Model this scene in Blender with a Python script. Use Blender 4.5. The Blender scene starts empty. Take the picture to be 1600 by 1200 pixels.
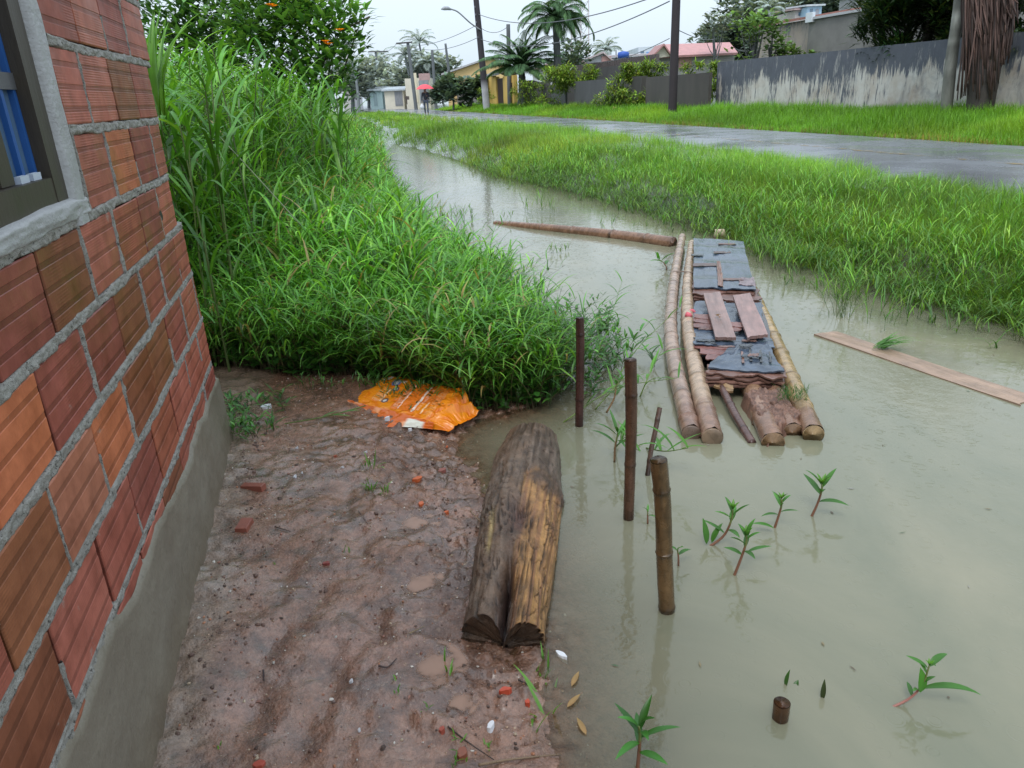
import bpy, math, random
import numpy as np
from mathutils import Vector
random.seed(5)
rng = np.random.RandomState(11)
PI = math.pi
scene = bpy.context.scene
C = scene.collection
A = np.array

# ------------------------------------------------------------------ camera frame (used to measure points on the ground)
FOC, PITCH, ROLL, EYE = 1150.0, math.radians(21.5), -0.045, 1.6
def _rx(a): c, s = math.cos(a), math.sin(a); return A([[1, 0, 0], [0, c, -s], [0, s, c]])
def _rz(a): c, s = math.cos(a), math.sin(a); return A([[c, -s, 0], [s, c, 0], [0, 0, 1]])
CR = _rx(PI / 2 - PITCH) @ _rz(ROLL)
CE = A([0, 0, EYE])
UU, NN = A([-.229, .9734, 0]), A([.9734, .229, 0])          # along the road, across the road
def ray(px, py): return CR @ A([(px - 800) / FOC, -(py - 600) / FOC, -1])
def P(px, py, z=0.0):
    d = ray(px, py); return CE + d * ((z - EYE) / d[2])
def D(px, py, Y):
    d = ray(px, py); return CE + d * (Y / d[1])
def PT(px, py, t):
    d = ray(px, py); return CE + d * (t / (NN @ d))
def ST(s, t, z=0.0): return UU * s + NN * t + A([0, 0, z])

# ------------------------------------------------------------------ noise
def _hash(ix, iy, iz, seed):
    h = (ix.astype(np.int64) * 374761393 + iy.astype(np.int64) * 668265263 + iz.astype(np.int64) * 2147483647 + seed * 974634777) & 0xffffffff
    h = ((h ^ (h >> 13)) * 1274126177) & 0xffffffff
    h = ((h ^ (h >> 16)) * 2246822519) & 0xffffffff
    return ((h ^ (h >> 15)) & 0xffffff) / float(0xffffff)
def vnoise(x, y, z=None, seed=0):
    x = np.asarray(x, float); y = np.asarray(y, float)
    z = np.zeros_like(x) if z is None else np.asarray(z, float)
    ix, iy, iz = np.floor(x), np.floor(y), np.floor(z)
    fx, fy, fz = x - ix, y - iy, z - iz
    fx, fy, fz = [f * f * (3 - 2 * f) for f in (fx, fy, fz)]
    r = 0
    for a in (0, 1):
        for b in (0, 1):
            for c in (0, 1):
                w = (fx if a else 1 - fx) * (fy if b else 1 - fy) * (fz if c else 1 - fz)
                r = r + w * _hash(ix + a, iy + b, iz + c, seed)
    return r
def fbm(x, y, z=None, oct=4, seed=0):
    r = 0; amp = .5; tot = 0
    for i in range(oct):
        k = 2.03 ** i
        r = r + amp * vnoise(np.asarray(x) * k, np.asarray(y) * k, None if z is None else np.asarray(z) * k, seed + i); tot += amp; amp *= .5
    return r / tot - .5
def sstep(a, b, x):
    t = np.clip((x - a) / (b - a), 0, 1); return t * t * (3 - 2 * t)
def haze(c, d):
    f = 1 - math.exp(-d / 150.); return tuple(c[i] * (1 - f) + (.60, .68, .74)[i] * f for i in range(3))  # distance haze is mixed into the base colour; there is no haze volume

# ------------------------------------------------------------------ mesh accumulation
class MB:
    def __init__(s): s.v = []; s.f = []; s.c = []; s.n = 0
    def add(s, v, f, c=None):
        v = np.asarray(v, float).reshape(-1, 3)
        for a in (f if isinstance(f, list) and len(f) and isinstance(f[0], np.ndarray) and f[0].ndim == 2 else None) or _fac(f):
            s.f.append(a + s.n)
        if c is None: c = (1, 1, 1)
        c = np.asarray(c, float)
        s.c.append(np.broadcast_to(c if c.ndim == 2 else c[None, :], (len(v), 3)).copy())
        s.v.append(v); s.n += len(v)
        return s
def _fac(f):
    if isinstance(f, np.ndarray): return [f]
    d = {}
    for q in f: d.setdefault(len(q), []).append(q)
    return [A(x, dtype=np.int64) for x in d.values()]

def build(name, mb, mat, parent=None, label=None, cat=None, group=None, kind=None, smooth=False):
    v = np.concatenate(mb.v); c = np.concatenate(mb.c)
    if parent is not None: org = A(parent['_o'])
    elif kind: org = np.zeros(3)
    else:
        lo, hi = v.min(0), v.max(0); org = A([(lo[0] + hi[0]) / 2, (lo[1] + hi[1]) / 2, lo[2]])
    me = bpy.data.meshes.new(name)
    me.vertices.add(len(v)); me.vertices.foreach_set('co', (v - org).astype(np.float32).ravel())
    loops = np.concatenate([a.ravel() for a in mb.f]).astype(np.int32)
    tot = np.concatenate([np.full(len(a), a.shape[1]) for a in mb.f])
    st = np.concatenate([[0], np.cumsum(tot)[:-1]]).astype(np.int32)
    me.loops.add(len(loops)); me.loops.foreach_set('vertex_index', loops)
    me.polygons.add(len(tot)); me.polygons.foreach_set('loop_start', st)
    me.polygons.foreach_set('use_smooth', np.full(len(tot), bool(smooth)))
    at = me.color_attributes.new('Col', 'FLOAT_COLOR', 'POINT')
    at.data.foreach_set('color', np.concatenate([c, np.ones((len(c), 1))], 1).astype(np.float32).ravel())
    me.update(calc_edges=True); me.validate()
    me.materials.append(mat)
    o = bpy.data.objects.new(name, me); C.objects.link(o)
    if parent is not None: o.parent = parent
    else: o.location = org
    o['_o'] = [float(x) for x in org]
    tag(o, label, cat, group, kind)
    return o
def tag(o, label=None, cat=None, group=None, kind=None):
    for k, x in (('label', label), ('category', cat), ('group', group), ('kind', kind)):
        if x: o[k] = x
def thing(name, label, cat, loc, group=None):
    o = bpy.data.objects.new(name, None); C.objects.link(o); o.location = tuple(float(x) for x in loc); o.empty_display_size = .1
    o['_o'] = [float(x) for x in loc]; tag(o, label, cat, group); return o

# ------------------------------------------------------------------ shapes
def norm(v): v = np.asarray(v, float); return v / (np.linalg.norm(v) + 1e-12)
BOXF = [(0, 3, 2, 1), (4, 5, 6, 7), (0, 1, 5, 4), (1, 2, 6, 5), (2, 3, 7, 6), (3, 0, 4, 7)]
def obox(mb, o, ex, ey, ez, c=None):
    """box from corner o along three edge vectors"""
    o, ex, ey, ez = [np.asarray(q, float) for q in (o, ex, ey, ez)]
    mb.add([o, o + ex, o + ex + ey, o + ey, o + ez, o + ex + ez, o + ex + ey + ez, o + ey + ez], BOXF, c); return mb
def sbox(mb, s0, s1, t0, t1, z0, z1, c=None):
    return obox(mb, ST(s0, t0, z0), NN * (t1 - t0), UU * (s1 - s0), A([0, 0, z1 - z0]), c)
def tube(mb, pts, rad, n=8, c=None, caps=True, sq=None):
    pts = np.asarray(pts, float); m = len(pts)
    rad = np.broadcast_to(np.asarray(rad, float), (m,))
    tan = np.gradient(pts, axis=0); tan /= np.linalg.norm(tan, axis=1)[:, None] + 1e-12
    ref = A([0, 0, 1.]) if abs(tan[0][2]) < .9 else A([1., 0, 0])
    a = norm(np.cross(tan[0], ref)); V = []
    th = np.linspace(0, 2 * PI, n, endpoint=False)
    for i in range(m):
        a = norm(a - tan[i] * (a @ tan[i])); b = np.cross(tan[i], a)
        V.append(pts[i] + rad[i] * (np.cos(th)[:, None] * a + np.sin(th)[:, None] * b))
    V = np.concatenate(V)
    i, j = np.meshgrid(np.arange(m - 1), np.arange(n), indexing='ij'); k = (j + 1) % n
    f = [np.stack([i * n + j, i * n + k, (i + 1) * n + k, (i + 1) * n + j], -1).reshape(-1, 4)]
    if caps:
        f.append(A([list(range(n))[::-1]])); f.append(A([[(m - 1) * n + q for q in range(n)]]))
    cc = c
    if c is not None and np.ndim(c) == 2 and len(c) == m: cc = np.repeat(np.asarray(c), n, 0)
    mb.add(V, f, cc); return mb
def gridf(nu, nv):
    i, j = np.meshgrid(np.arange(nu - 1), np.arange(nv - 1), indexing='ij')
    return np.stack([i * nv + j, (i + 1) * nv + j, (i + 1) * nv + j + 1, i * nv + j + 1], -1).reshape(-1, 4)
def spline(pts, n):
    pts = np.asarray(pts, float); m = len(pts)
    if m == 2: return pts[0] + (pts[1] - pts[0]) * np.linspace(0, 1, n)[:, None]
    out = []; q = np.concatenate([[2 * pts[0] - pts[1]], pts, [2 * pts[-1] - pts[-2]]])
    for x in np.linspace(0, m - 1, n):
        i = min(int(x), m - 2); t = x - i; p0, p1, p2, p3 = q[i:i + 4]
        out.append(.5 * (2 * p1 + (p2 - p0) * t + (2 * p0 - 5 * p1 + 4 * p2 - p3) * t * t + (3 * p1 - p0 - 3 * p2 + p3) * t ** 3))
    return A(out)
def ribbons(mb, base, az, L, W, t0, bend, nseg, col, fold=.18, prof='grass', wav=0.):
    base = np.asarray(base, float); N = len(base)
    f1 = lambda q: np.broadcast_to(np.asarray(q, float), (N,))
    az, L, W, t0, bend = map(f1, (az, L, W, t0, bend))
    t = np.linspace(0, 1, nseg + 1)
    th = t0[:, None] + bend[:, None] * t[None, :] ** 1.25
    tm = t0[:, None] + bend[:, None] * ((t[1:] + t[:-1]) / 2)[None, :] ** 1.25
    st = (L / nseg)[:, None]
    r = np.concatenate([np.zeros((N, 1)), np.cumsum(np.sin(tm) * st, 1)], 1)
    z = np.concatenate([np.zeros((N, 1)), np.cumsum(np.cos(tm) * st, 1)], 1)
    ca, sa = np.cos(az)[:, None], np.sin(az)[:, None]
    sw = wav * np.sin(t * 5)[None, :] * L[:, None]
    ctr = np.stack([base[:, :1] + r * ca - sw * sa, base[:, 1:2] + r * sa + sw * ca, base[:, 2:] + z], -1)
    side = np.stack([-sa + 0 * r, ca + 0 * r, 0 * r], -1)
    nrm = np.stack([-np.cos(th) * ca, -np.cos(th) * sa, np.sin(th)], -1)
    if prof == 'grass': w = np.minimum(1, .45 + 2.2 * t) * (1 - t ** 2.2)
    elif prof == 'blade': w = (1 - t ** 1.6) * (.75 + .25 * np.minimum(1, 4 * t))
    else: w = np.sin(PI * np.clip(t, 0, 1) ** .8) ** .85
    w = np.maximum(w, .02)
    hw = (W[:, None] * w[None, :] / 2)[..., None]
    col = np.asarray(col, float)
    if col.ndim == 1: col = np.broadcast_to(col, (N, 3))
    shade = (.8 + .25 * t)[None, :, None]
    if fold > 0:
        V = np.stack([ctr + side * hw + nrm * hw * fold * 2, ctr, ctr - side * hw + nrm * hw * fold * 2], 2); k = 3
    else:
        V = np.stack([ctr + side * hw, ctr - side * hw], 2); k = 2
    cc = np.broadcast_to((col[:, None, :] * shade)[:, :, None, :], V.shape)
    if k == 3:
        cc = cc.copy(); cc[:, :, 1, :] *= 1.18
    n = nseg + 1
    i, j, q = np.meshgrid(np.arange(N), np.arange(nseg), np.arange(k - 1), indexing='ij')
    b = i * n * k + j * k + q
    mb.add(V.reshape(-1, 3), np.stack([b, b + 1, b + k + 1, b + k], -1).reshape(-1, 4), cc.reshape(-1, 3))
    return mb
def stemplants(leaf, stem, base, h, lean, az, nleaf, L, W, t0, bend, cfun, scol, f0=.2, nseg=5, sr=.004, fold=.18, prof='grass', pairs=False):
    base = np.asarray(base, float); N = len(base)
    f1 = lambda q: np.broadcast_to(np.asarray(q, float), (N,))
    h, lean, az, L, W, sr = map(f1, (h, lean, az, L, W, sr))
    fr = f0 + (1 - f0) * (np.arange(nleaf) + .5) / nleaf
    fr = np.clip(fr[None, :] + rng.uniform(-.06, .06, (N, nleaf)), .02, 1)
    rr = (lean * h)[:, None] * fr ** 1.7
    pos = np.stack([base[:, :1] + rr * np.cos(az)[:, None], base[:, 1:2] + rr * np.sin(az)[:, None], base[:, 2:] + h[:, None] * fr * (1 - .25 * lean[:, None] * fr)], -1)
    la = rng.uniform(0, 2 * PI, (N, 1)) + (np.arange(nleaf) * (PI if not pairs else PI / 2 * 1.3))[None, :] + rng.normal(0, .5, (N, nleaf))
    M = N * nleaf
    taper = (.65 + .6 * np.sin(PI * np.clip(fr, 0, 1) ** .9))
    LL = (L[:, None] * taper * rng.uniform(.7, 1.2, (N, nleaf))).ravel()
    WW = (W[:, None] * rng.uniform(.75, 1.2, (N, nleaf))).ravel()
    tt = (t0 * rng.uniform(.5, 1.4, M)); bb = bend * rng.uniform(.5, 1.35, M)
    ribbons(leaf, pos.reshape(-1, 3), la.ravel(), LL, WW, tt, bb, nseg, cfun(pos.reshape(-1, 3), M, np.repeat(h, nleaf)), fold=fold, prof=prof, wav=.015)
    if pairs:
        ribbons(leaf, pos.reshape(-1, 3), la.ravel() + PI, LL, WW, tt, bb, nseg, cfun(pos.reshape(-1, 3), M, np.repeat(h, nleaf)), fold=fold, prof=prof)
    k = 5; f = np.linspace(0, 1, k); th = A([0, 2.1, 4.2])
    cx = np.stack([base[:, :1] + (lean * h)[:, None] * f ** 1.7 * np.cos(az)[:, None], base[:, 1:2] + (lean * h)[:, None] * f ** 1.7 * np.sin(az)[:, None], base[:, 2:] + h[:, None] * f * (1 - .25 * lean[:, None] * f)], -1)
    off = np.stack([np.cos(th), np.sin(th), 0 * th], -1)
    V = cx[:, :, None, :] + off[None, None] * (sr[:, None] * (1.1 - .6 * f)[None, :])[:, :, None, None]
    i, j, q = np.meshgrid(np.arange(N), np.arange(k - 1), np.arange(3), indexing='ij'); q2 = (q + 1) % 3
    b = i * k * 3 + j * 3
    sc = np.asarray(scol) * rng.uniform(.6, 1.3, (N, 1))
    stem.add(V.reshape(-1, 3), np.stack([b + q, b + q2, b + 3 + q2, b + 3 + q], -1).reshape(-1, 4), np.repeat(sc, k * 3, 0))

# ------------------------------------------------------------------ materials
class NT:
    def __init__(s, name):
        s.m = bpy.data.materials.new(name); s.m.use_nodes = True; s.t = s.m.node_tree; s.t.nodes.clear()
        s.out = s.n('ShaderNodeOutputMaterial')
    def n(s, ty, **kw):
        q = s.t.nodes.new(ty)
        for k, x in kw.items():
            if k in ('ins',):
                for a, b in x.items(): s.set(q, a, b)
            else: setattr(q, k, x)
        return q
    def set(s, q, a, b):
        if isinstance(b, bpy.types.NodeSocket): s.t.links.new(b, q.inputs[a])
        elif isinstance(b, bpy.types.Node): s.t.links.new(b.outputs[0], q.inputs[a])
        else:
            if isinstance(b, (tuple, list)) and len(b) == 3 and len(q.inputs[a].default_value) == 4: b = tuple(b) + (1,)
            q.inputs[a].default_value = b
    def coord(s, scale=(1, 1, 1), kind='Object'):
        tc = s.n('ShaderNodeTexCoord'); mp = s.n('ShaderNodeMapping'); s.t.links.new(tc.outputs[kind], mp.inputs[0])
        mp.inputs['Scale'].default_value = scale; return mp.outputs[0]
    def noise(s, scale=5, detail=4, rough=.6, vec=None, dist=0):
        q = s.n('ShaderNodeTexNoise', ins={'Scale': scale, 'Detail': detail, 'Roughness': rough, 'Distortion': dist})
        if vec is not None: s.set(q, 'Vector', vec)
        return q.outputs[0]
    def ramp(s, fac, a, b, c0=(0, 0, 0), c1=(1, 1, 1)):
        q = s.n('ShaderNodeValToRGB'); e = q.color_ramp.elements
        e[0].position, e[1].position = a, b; e[0].color = tuple(c0) + (1,); e[1].color = tuple(c1) + (1,)
        s.set(q, 0, fac); return q.outputs[0]
    def mix(s, fac, a, b, mode='MIX'):
        q = s.n('ShaderNodeMix', data_type='RGBA', blend_type=mode)
        s.set(q, 0, fac); s.set(q, 6, a); s.set(q, 7, b); return q.outputs[2]
    def math(s, op, a, b=0.):
        q = s.n('ShaderNodeMath', operation=op); s.set(q, 0, a); s.set(q, 1, b); return q.outputs[0]
    def attr(s, name='Col'):
        return s.n('ShaderNodeAttribute', attribute_name=name).outputs[0]
    def attrf(s, name):
        return s.n('ShaderNodeAttribute', attribute_name=name).outputs[2]
    def bump(s, h, st=.3, dist=.01, nrm=None):
        q = s.n('ShaderNodeBump', ins={'Strength': st, 'Distance': dist, 'Height': h})
        if nrm is not None: s.set(q, 'Normal', nrm)
        return q.outputs[0]
    def bsdf(s, col, rough=.5, nrm=None, **kw):
        q = s.n('ShaderNodeBsdfPrincipled'); s.set(q, 'Base Color', col); s.set(q, 'Roughness', rough)
        if nrm is not None: s.set(q, 'Normal', nrm)
        for k, x in kw.items(): s.set(q, k.replace('_', ' '), x)
        return q.outputs[0]
    def done(s, sh): s.t.links.new(sh, s.out.inputs[0]); return s.m

def vc(name, rough=.5, ns=12., amt=.5, bs=60., bst=.35, bd=.004, stretch=(1, 1, 1), rvar=.2, kind='Object', **kw):
    """painted-by-vertex colour broken up with noise"""
    k = NT(name); co = k.coord(stretch, kind)
    n1 = k.noise(ns, 5, .65, co); n2 = k.noise(bs, 5, .7, co)
    g = k.ramp(n1, .25, .75, (1 - amt,) * 3, (1 + amt * .35,) * 3)
    col = k.mix(1., k.attr(), g, 'MULTIPLY')
    r = k.math('ADD', k.math('MULTIPLY', n1, rvar * 2), rough - rvar)
    return k.done(k.bsdf(col, r, k.bump(n2, bst, bd), **kw))
def foliage(name, rough=.38, tr=.35, spec=.5):
    k = NT(name); col = k.attr()
    n = k.noise(9, 2, .5, k.coord()); col = k.mix(1., col, k.ramp(n, .3, .7, (.72, .75, .7), (1.15, 1.1, 1.1)), 'MULTIPLY')
    a = k.bsdf(col, rough, None, Specular_IOR_Level=spec)
    t = k.n('ShaderNodeBsdfTranslucent', ins={'Color': k.mix(1., col, (1.35, 1.2, .55), 'MULTIPLY')})
    m = k.n('ShaderNodeMixShader', ins={0: tr, 1: a, 2: t.outputs[0]})
    return k.done(m.outputs[0])

M = {}
M['leaf'] = foliage('wet_leaf')
M['grass'] = foliage('wet_grass', .45, .4, .35)
M['far_leaf'] = foliage('far_leaf', .7, .25, .15)
M['stem'] = vc('plant_stem', .45, 20, .3)
M['bark'] = vc('bark', .7, 6, .6, 18, .8, .02, (1, 1, .25))
M['wall_far'] = vc('old_render', .8, 1.2, .35, 14, .3, .01)
M['plain'] = vc('plain_paint', .55, 3, .15, 30, .1)
M['wood_dark'] = vc('dark_wood', .5, 8, .4, 40, .4, .004, (1, 1, .2))
M['bamboo'] = vc('wet_bamboo', .27, 14, .6, 80, .4, .003, rvar=.12)
M['log'] = vc('rotten_log', .38, 16, .6, 70, .9, .010, rvar=.15)
M['plank'] = vc('wet_plank', .35, 10, .35, 60, .4, .003, rvar=.12)
M['tar'] = vc('tarred_sheet', .17, 9, .55, 50, .35, .004, rvar=.1)
M['clod'] = vc('wet_mud_clod', .38, 25, .5, 90, .9, .008, rvar=.1)
M['bag'] = vc('orange_plastic', .22, 6, .12, 25, .15, .004, rvar=.06)
M['shard'] = vc('clay_shard', .45, 30, .3, 90, .3, .002)
M['white'] = vc('white_foam', .5, 20, .2)
M['cloth'] = vc('cloth', .8, 20, .2)
M['metal'] = vc('grey_metal', .4, 10, .3)

# stained render of the long wall: white below, black mould running down
def stained(name, zlo, zhi, white=(.52, .50, .47), dark=(.055, .06, .075), bias=0., k_extra=.0):
    k = NT(name); co = k.coord((1, 1, 1)); st = k.coord((2.2, 2.2, .22)); big = k.noise(.28, 4, .65, co, 1.)
    sep = k.n('ShaderNodeSeparateXYZ', ins={0: k.coord()})
    zf = k.n('ShaderNodeMapRange', ins={0: sep.outputs[2], 1: zlo, 2: zhi, 3: 0., 4: 1.}).outputs[0]
    run = k.noise(2.0, 6, .75, st)
    f = k.math('ADD', k.math('ADD', k.math('MULTIPLY', zf, .85), k.math('MULTIPLY', run, .95)), k.math('MULTIPLY', big, .95))
    f = k.math('ADD', f, bias + k_extra)
    m = k.ramp(k.math('ADD', f, k.math('MULTIPLY', k.math('SUBTRACT', k.noise(6.5, 5, .7, k.coord((3, 3, .45))), .5), .75)), .90, 1.50)
    w = k.mix(k.ramp(k.noise(1.3, 5, .7, co), .4, .75), white, (.36, .29, .23))
    d = k.mix(k.noise(3, 5, .7, co), dark, tuple(2.0 * q for q in dark))
    spot = k.math('MULTIPLY', k.ramp(k.noise(1.6, 6, .75, k.coord((1, 1, .6)), .6), .50, .72), .62); w = k.mix(spot, w, tuple(1.6 * q for q in dark))
    peel = k.math('MULTIPLY', k.ramp(k.noise(2.6, 6, .8, k.coord((1.6, 1.6, .35))), .56, .70), .6); d = k.mix(peel, d, white)
    return k.done(k.bsdf(k.mix(m, w, d), .75, k.bump(k.noise(9, 5, .7, co), .4, .02)))

# ------------------------------------------------------------------ terrain
LEFT = A([(.03, -8), (.03, 1.2), (.045, 1.6), (.05, 1.85), (-.03, 2.4), (-.12, 2.72), (-.25, 3.08), (-.33, 3.32), (-.22, 3.56), (.1, 3.72), (.24, 4.12), (.12, 5), (-.42, 6.3), (-1.15, 9), (-2.0, 13.7), (-4.3, 28.2), (-8, 45), (-70, 300)])
def dleft(x, y):
    x = np.asarray(x, float); y = np.asarray(y, float); best = np.full(x.shape, 1e9); sg = np.zeros(x.shape)
    for a, b in zip(LEFT[:-1], LEFT[1:]):
        e = b - a; t = np.clip(((x - a[0]) * e[0] + (y - a[1]) * e[1]) / (e @ e), 0, 1)
        dx, dy = x - a[0] - t * e[0], y - a[1] - t * e[1]; d = np.hypot(dx, dy); cr = e[0] * (y - a[1]) - e[1] * (x - a[0])
        up = d < best - 1e-9; sg = np.where(up, np.sign(cr), sg); best = np.minimum(best, d)
    return best * np.where(sg == 0, 1, sg)
def sof(x, y): return x * UU[0] + y * UU[1]
def tof(x, y): return x * NN[0] + y * NN[1]
def bankr(s): return np.interp(s, [-10, 3.8, 5, 8, 11, 15, 20, 26, 31], [4.9, 4.5, 4.35, 4.45, 4.35, 3.8, 3.7, 3.5, 2.9])
PUD = [(P(645, 815, .05), .062), (P(653, 912, .05), .055), (P(672, 1040, .05), .06), (P(715, 1095, .04), .035)]
WALLT, WALLS = float(NN @ P(365, 700, .05)), float(UU @ P(365, 700, .05))
FEET = [(*P(px, py, .05)[:2], math.cos(a), math.sin(a)) for px, py, a in [(560, 860, .3), (500, 940, -.2), (590, 980, .4), (520, 1060, .1), (610, 760, .6), (540, 780, .2), (430, 1010, -.3), (640, 1130, .2), (480, 1150, .1), (690, 980, .5), (450, 900, 0), (575, 690, .8), (700, 850, .2), (400, 1120, .2)]]
def yfront(x): return np.interp(x, [-6, -1.75, -1.3, -.9, -.55, -.25, .1], [4.4, 4.32, 4.2, 4.12, 3.9, 3.66, 3.72])
def height(x, y, fine=True):
    x = np.asarray(x, float); y = np.asarray(y, float)
    s, t = sof(x, y), tof(x, y); dl = dleft(x, y); dr = t - bankr(s)
    n1 = fbm(x * 3, y * 3, oct=3, seed=3)
    w = np.minimum(np.minimum(-dl, -dr), 31.5 - s) + .10 * n1 * (np.abs(dl) > .02) + .25 * fbm(x * .9, y * .9, oct=2, seed=8) * (np.hypot(x, y) > 5)
    dep = -np.minimum(.45, .19 * np.maximum(w, 0) + .0)
    hl = .012 + .055 * sstep(0, .45, dl) + .10 * sstep(.1, 1.5, y - yfront(x)) + .3 * sstep(24, 34, s) + .02 * sstep(.4, 1.2, dl)
    hr = .22 * sstep(-.05, .4, dr) + .2 * sstep(.3, 1.4, dr) + .30 * sstep(11.2, 14.5, t) + .12 * sstep(14.5, 18, t)
    he = .42 * sstep(31, 34, s)
    land = np.where(dl > 0, hl, np.where(dr > 0, hr, he))
    h = np.where(w > 0, dep, land)
    h = h + 6.5 * np.exp(-(((x - 62) / 26) ** 2 + ((y - 140) / 40) ** 2)) + 10 * sstep(150, 420, np.hypot(x, y)) * sstep(-.1, .6, x / (np.abs(y) + 20))
    if fine:
        near = sstep(9, 4, np.hypot(x, y)); yard = near * sstep(-.25, .05, dl) * sstep(.25, -.1, y - yfront(x))
        lump = sstep(.62, .0, np.abs(dl - .12)) * sstep(1.2, 1.7, y)
        m = fbm(x * 7, y * 7, oct=3, seed=20); r = fbm(x * 28, y * 28, oct=4, seed=31)
        rid = np.abs(fbm(x * 17, y * 17, oct=3, seed=47)) 
        foot = sum(-.022 * np.exp(-(((x - a) * c1 + (y - b) * s1) / .05) ** 2 - ((-(x - a) * s1 + (y - b) * c1) / .11) ** 2) for a, b, c1, s1 in FEET)
        h = h + yard * foot
        h = h + yard * (.026 * m + (.011 + .036 * lump) * r + lump * .075 * (rid - .1)) + near * .02 * n1
        h = h + .05 * fbm(x * 1.3, y * 1.3, oct=3, seed=77) * sstep(5, 9, np.hypot(x, y)) * sstep(.3, 1, np.abs(dl)) * (w <= 0) * (t < 7)
        ws = tof(x, y) - WALLT
        h = h + yard * .03 * sstep(.2, .02, ws) * (.6 + 1.2 * fbm(x * 14, y * 14, oct=3, seed=5))
        for p, rr in PUD:
            q = np.hypot(x - p[0], y - p[1]); e = .62 * np.exp(-(q / (rr * 1.9)) ** 4); h = h * (1 - e) + (.048 - .034 * np.exp(-(q / (rr * .9)) ** 2)) * e + .006 * e * fbm(x * 22, y * 22, oct=3, seed=91)
    return h
def hz(x, y): return float(height(A([x]), A([y]))[0])
def ground(px, py, z=.05):
    p = P(px, py, z)
    for _ in range(4): p = P(px, py, hz(p[0], p[1]))
    return p

def axis(lo, hi, st, far0, far1, g=1.09):
    a = [lo]; d = st
    while a[-1] > far0: d *= g; a.append(a[-1] - d)
    b = [hi]; d = st
    while b[-1] < far1: d *= g; b.append(b[-1] + d)
    return np.concatenate([A(a[::-1]), np.arange(lo + st, hi - st / 2, st), A(b)])
xs = axis(-1.45, .62, .011, -420, 620); ys = axis(1.2, 4.0, .011, -25, 900)
gx, gy = np.meshgrid(xs, ys, indexing='ij')
gh = height(gx, gy)
g = MB()
s_, t_, dl_ = sof(gx, gy), tof(gx, gy), dleft(gx, gy)
nA, nB, nC = fbm(gx * 5, gy * 5, oct=4, seed=101), fbm(gx * 16, gy * 16, oct=4, seed=102), fbm(gx * 55, gy * 55, oct=3, seed=103)
mixc = lambda a, b, f: np.asarray(a) * (1 - f[..., None]) + np.asarray(b) * f[..., None]
mud = mixc((.235, .120, .076), (.125, .062, .040), sstep(-.08, .22, nB + .5 * nA))
mud = mixc(mud, (.32, .175, .125), sstep(.06, .28, nA) * .7)
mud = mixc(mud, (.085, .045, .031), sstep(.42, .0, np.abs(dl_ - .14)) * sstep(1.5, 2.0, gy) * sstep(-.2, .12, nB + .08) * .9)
cem = sstep(.17, .03, (t_ - WALLT) + .18 * nB + .1 * nA) * sstep(-.6, -.2, gy - yfront(gx) + 99)
mud = mixc(mud, (.22, .18, .135), cem * .6)
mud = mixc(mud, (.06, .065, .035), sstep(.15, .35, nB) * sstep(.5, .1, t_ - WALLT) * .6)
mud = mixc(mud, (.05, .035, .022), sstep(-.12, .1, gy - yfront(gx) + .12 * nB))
mud = mixc(mud, (.26, .15, .10), sstep(.05, -.03, gh) * .6 * (gx > -.5))
for p_, r_ in PUD: mud = mixc(mud, (.13, .07, .05), .75 * np.exp(-(np.hypot(gx - p_[0], gy - p_[1]) / (r_ * 1.9)) ** 4))
soil = mixc((.035, .045, .016), (.05, .03, .02), sstep(-.1, .2, fbm(gx * 2, gy * 2, oct=3, seed=61)))
farland = mixc((.05, .11, .02), (.08, .15, .03), sstep(-.2, .2, fbm(gx * .3, gy * .3, oct=3, seed=62)))
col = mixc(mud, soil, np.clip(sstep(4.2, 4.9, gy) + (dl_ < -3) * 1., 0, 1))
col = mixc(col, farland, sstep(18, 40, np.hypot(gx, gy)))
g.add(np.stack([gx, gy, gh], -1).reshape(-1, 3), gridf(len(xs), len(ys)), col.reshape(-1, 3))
k = NT('wet_ground'); co = k.coord()
v1 = k.n('ShaderNodeTexVoronoi', ins={'Scale': 95., 'Vector': co}); v2 = k.n('ShaderNodeTexVoronoi', ins={'Scale': 210., 'Vector': co})
nn = k.noise(38, 6, .72, co); n3 = k.noise(120, 4, .7, co)
cc = k.mix(1., k.attr(), k.ramp(nn, .28, .72, (.52, .5, .48), (1.45, 1.42, 1.4)), 'MULTIPLY')
sp = k.ramp(v1.outputs['Color'], .80, .86); cc = k.mix(k.math('MULTIPLY', sp, .35), cc, (.34, .22, .15))
cc = k.mix(k.ramp(n3, .58, .75), cc, (.09, .05, .035))
hh = k.math('ADD', k.math('MULTIPLY', nn, 1.), k.math('ADD', k.math('MULTIPLY', v1.outputs['Distance'], -.35), k.math('MULTIPLY', n3, .45)))
wet = k.ramp(k.noise(5, 4, .6, co), .35, .65, (.05,) * 3, (.30,) * 3)
M['ground'] = k.done(k.bsdf(cc, wet, k.bump(hh, .8, .012), Specular_IOR_Level=.6, Coat_Weight=k.ramp(k.noise(4, 5, .65, co), .35, .6, (.15,) * 3, (1.,) * 3), Coat_Roughness=.16, Coat_Normal=k.bump(nn, .18, .01)))
build('ground', g, M['ground'], kind='structure', smooth=True)

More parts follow.
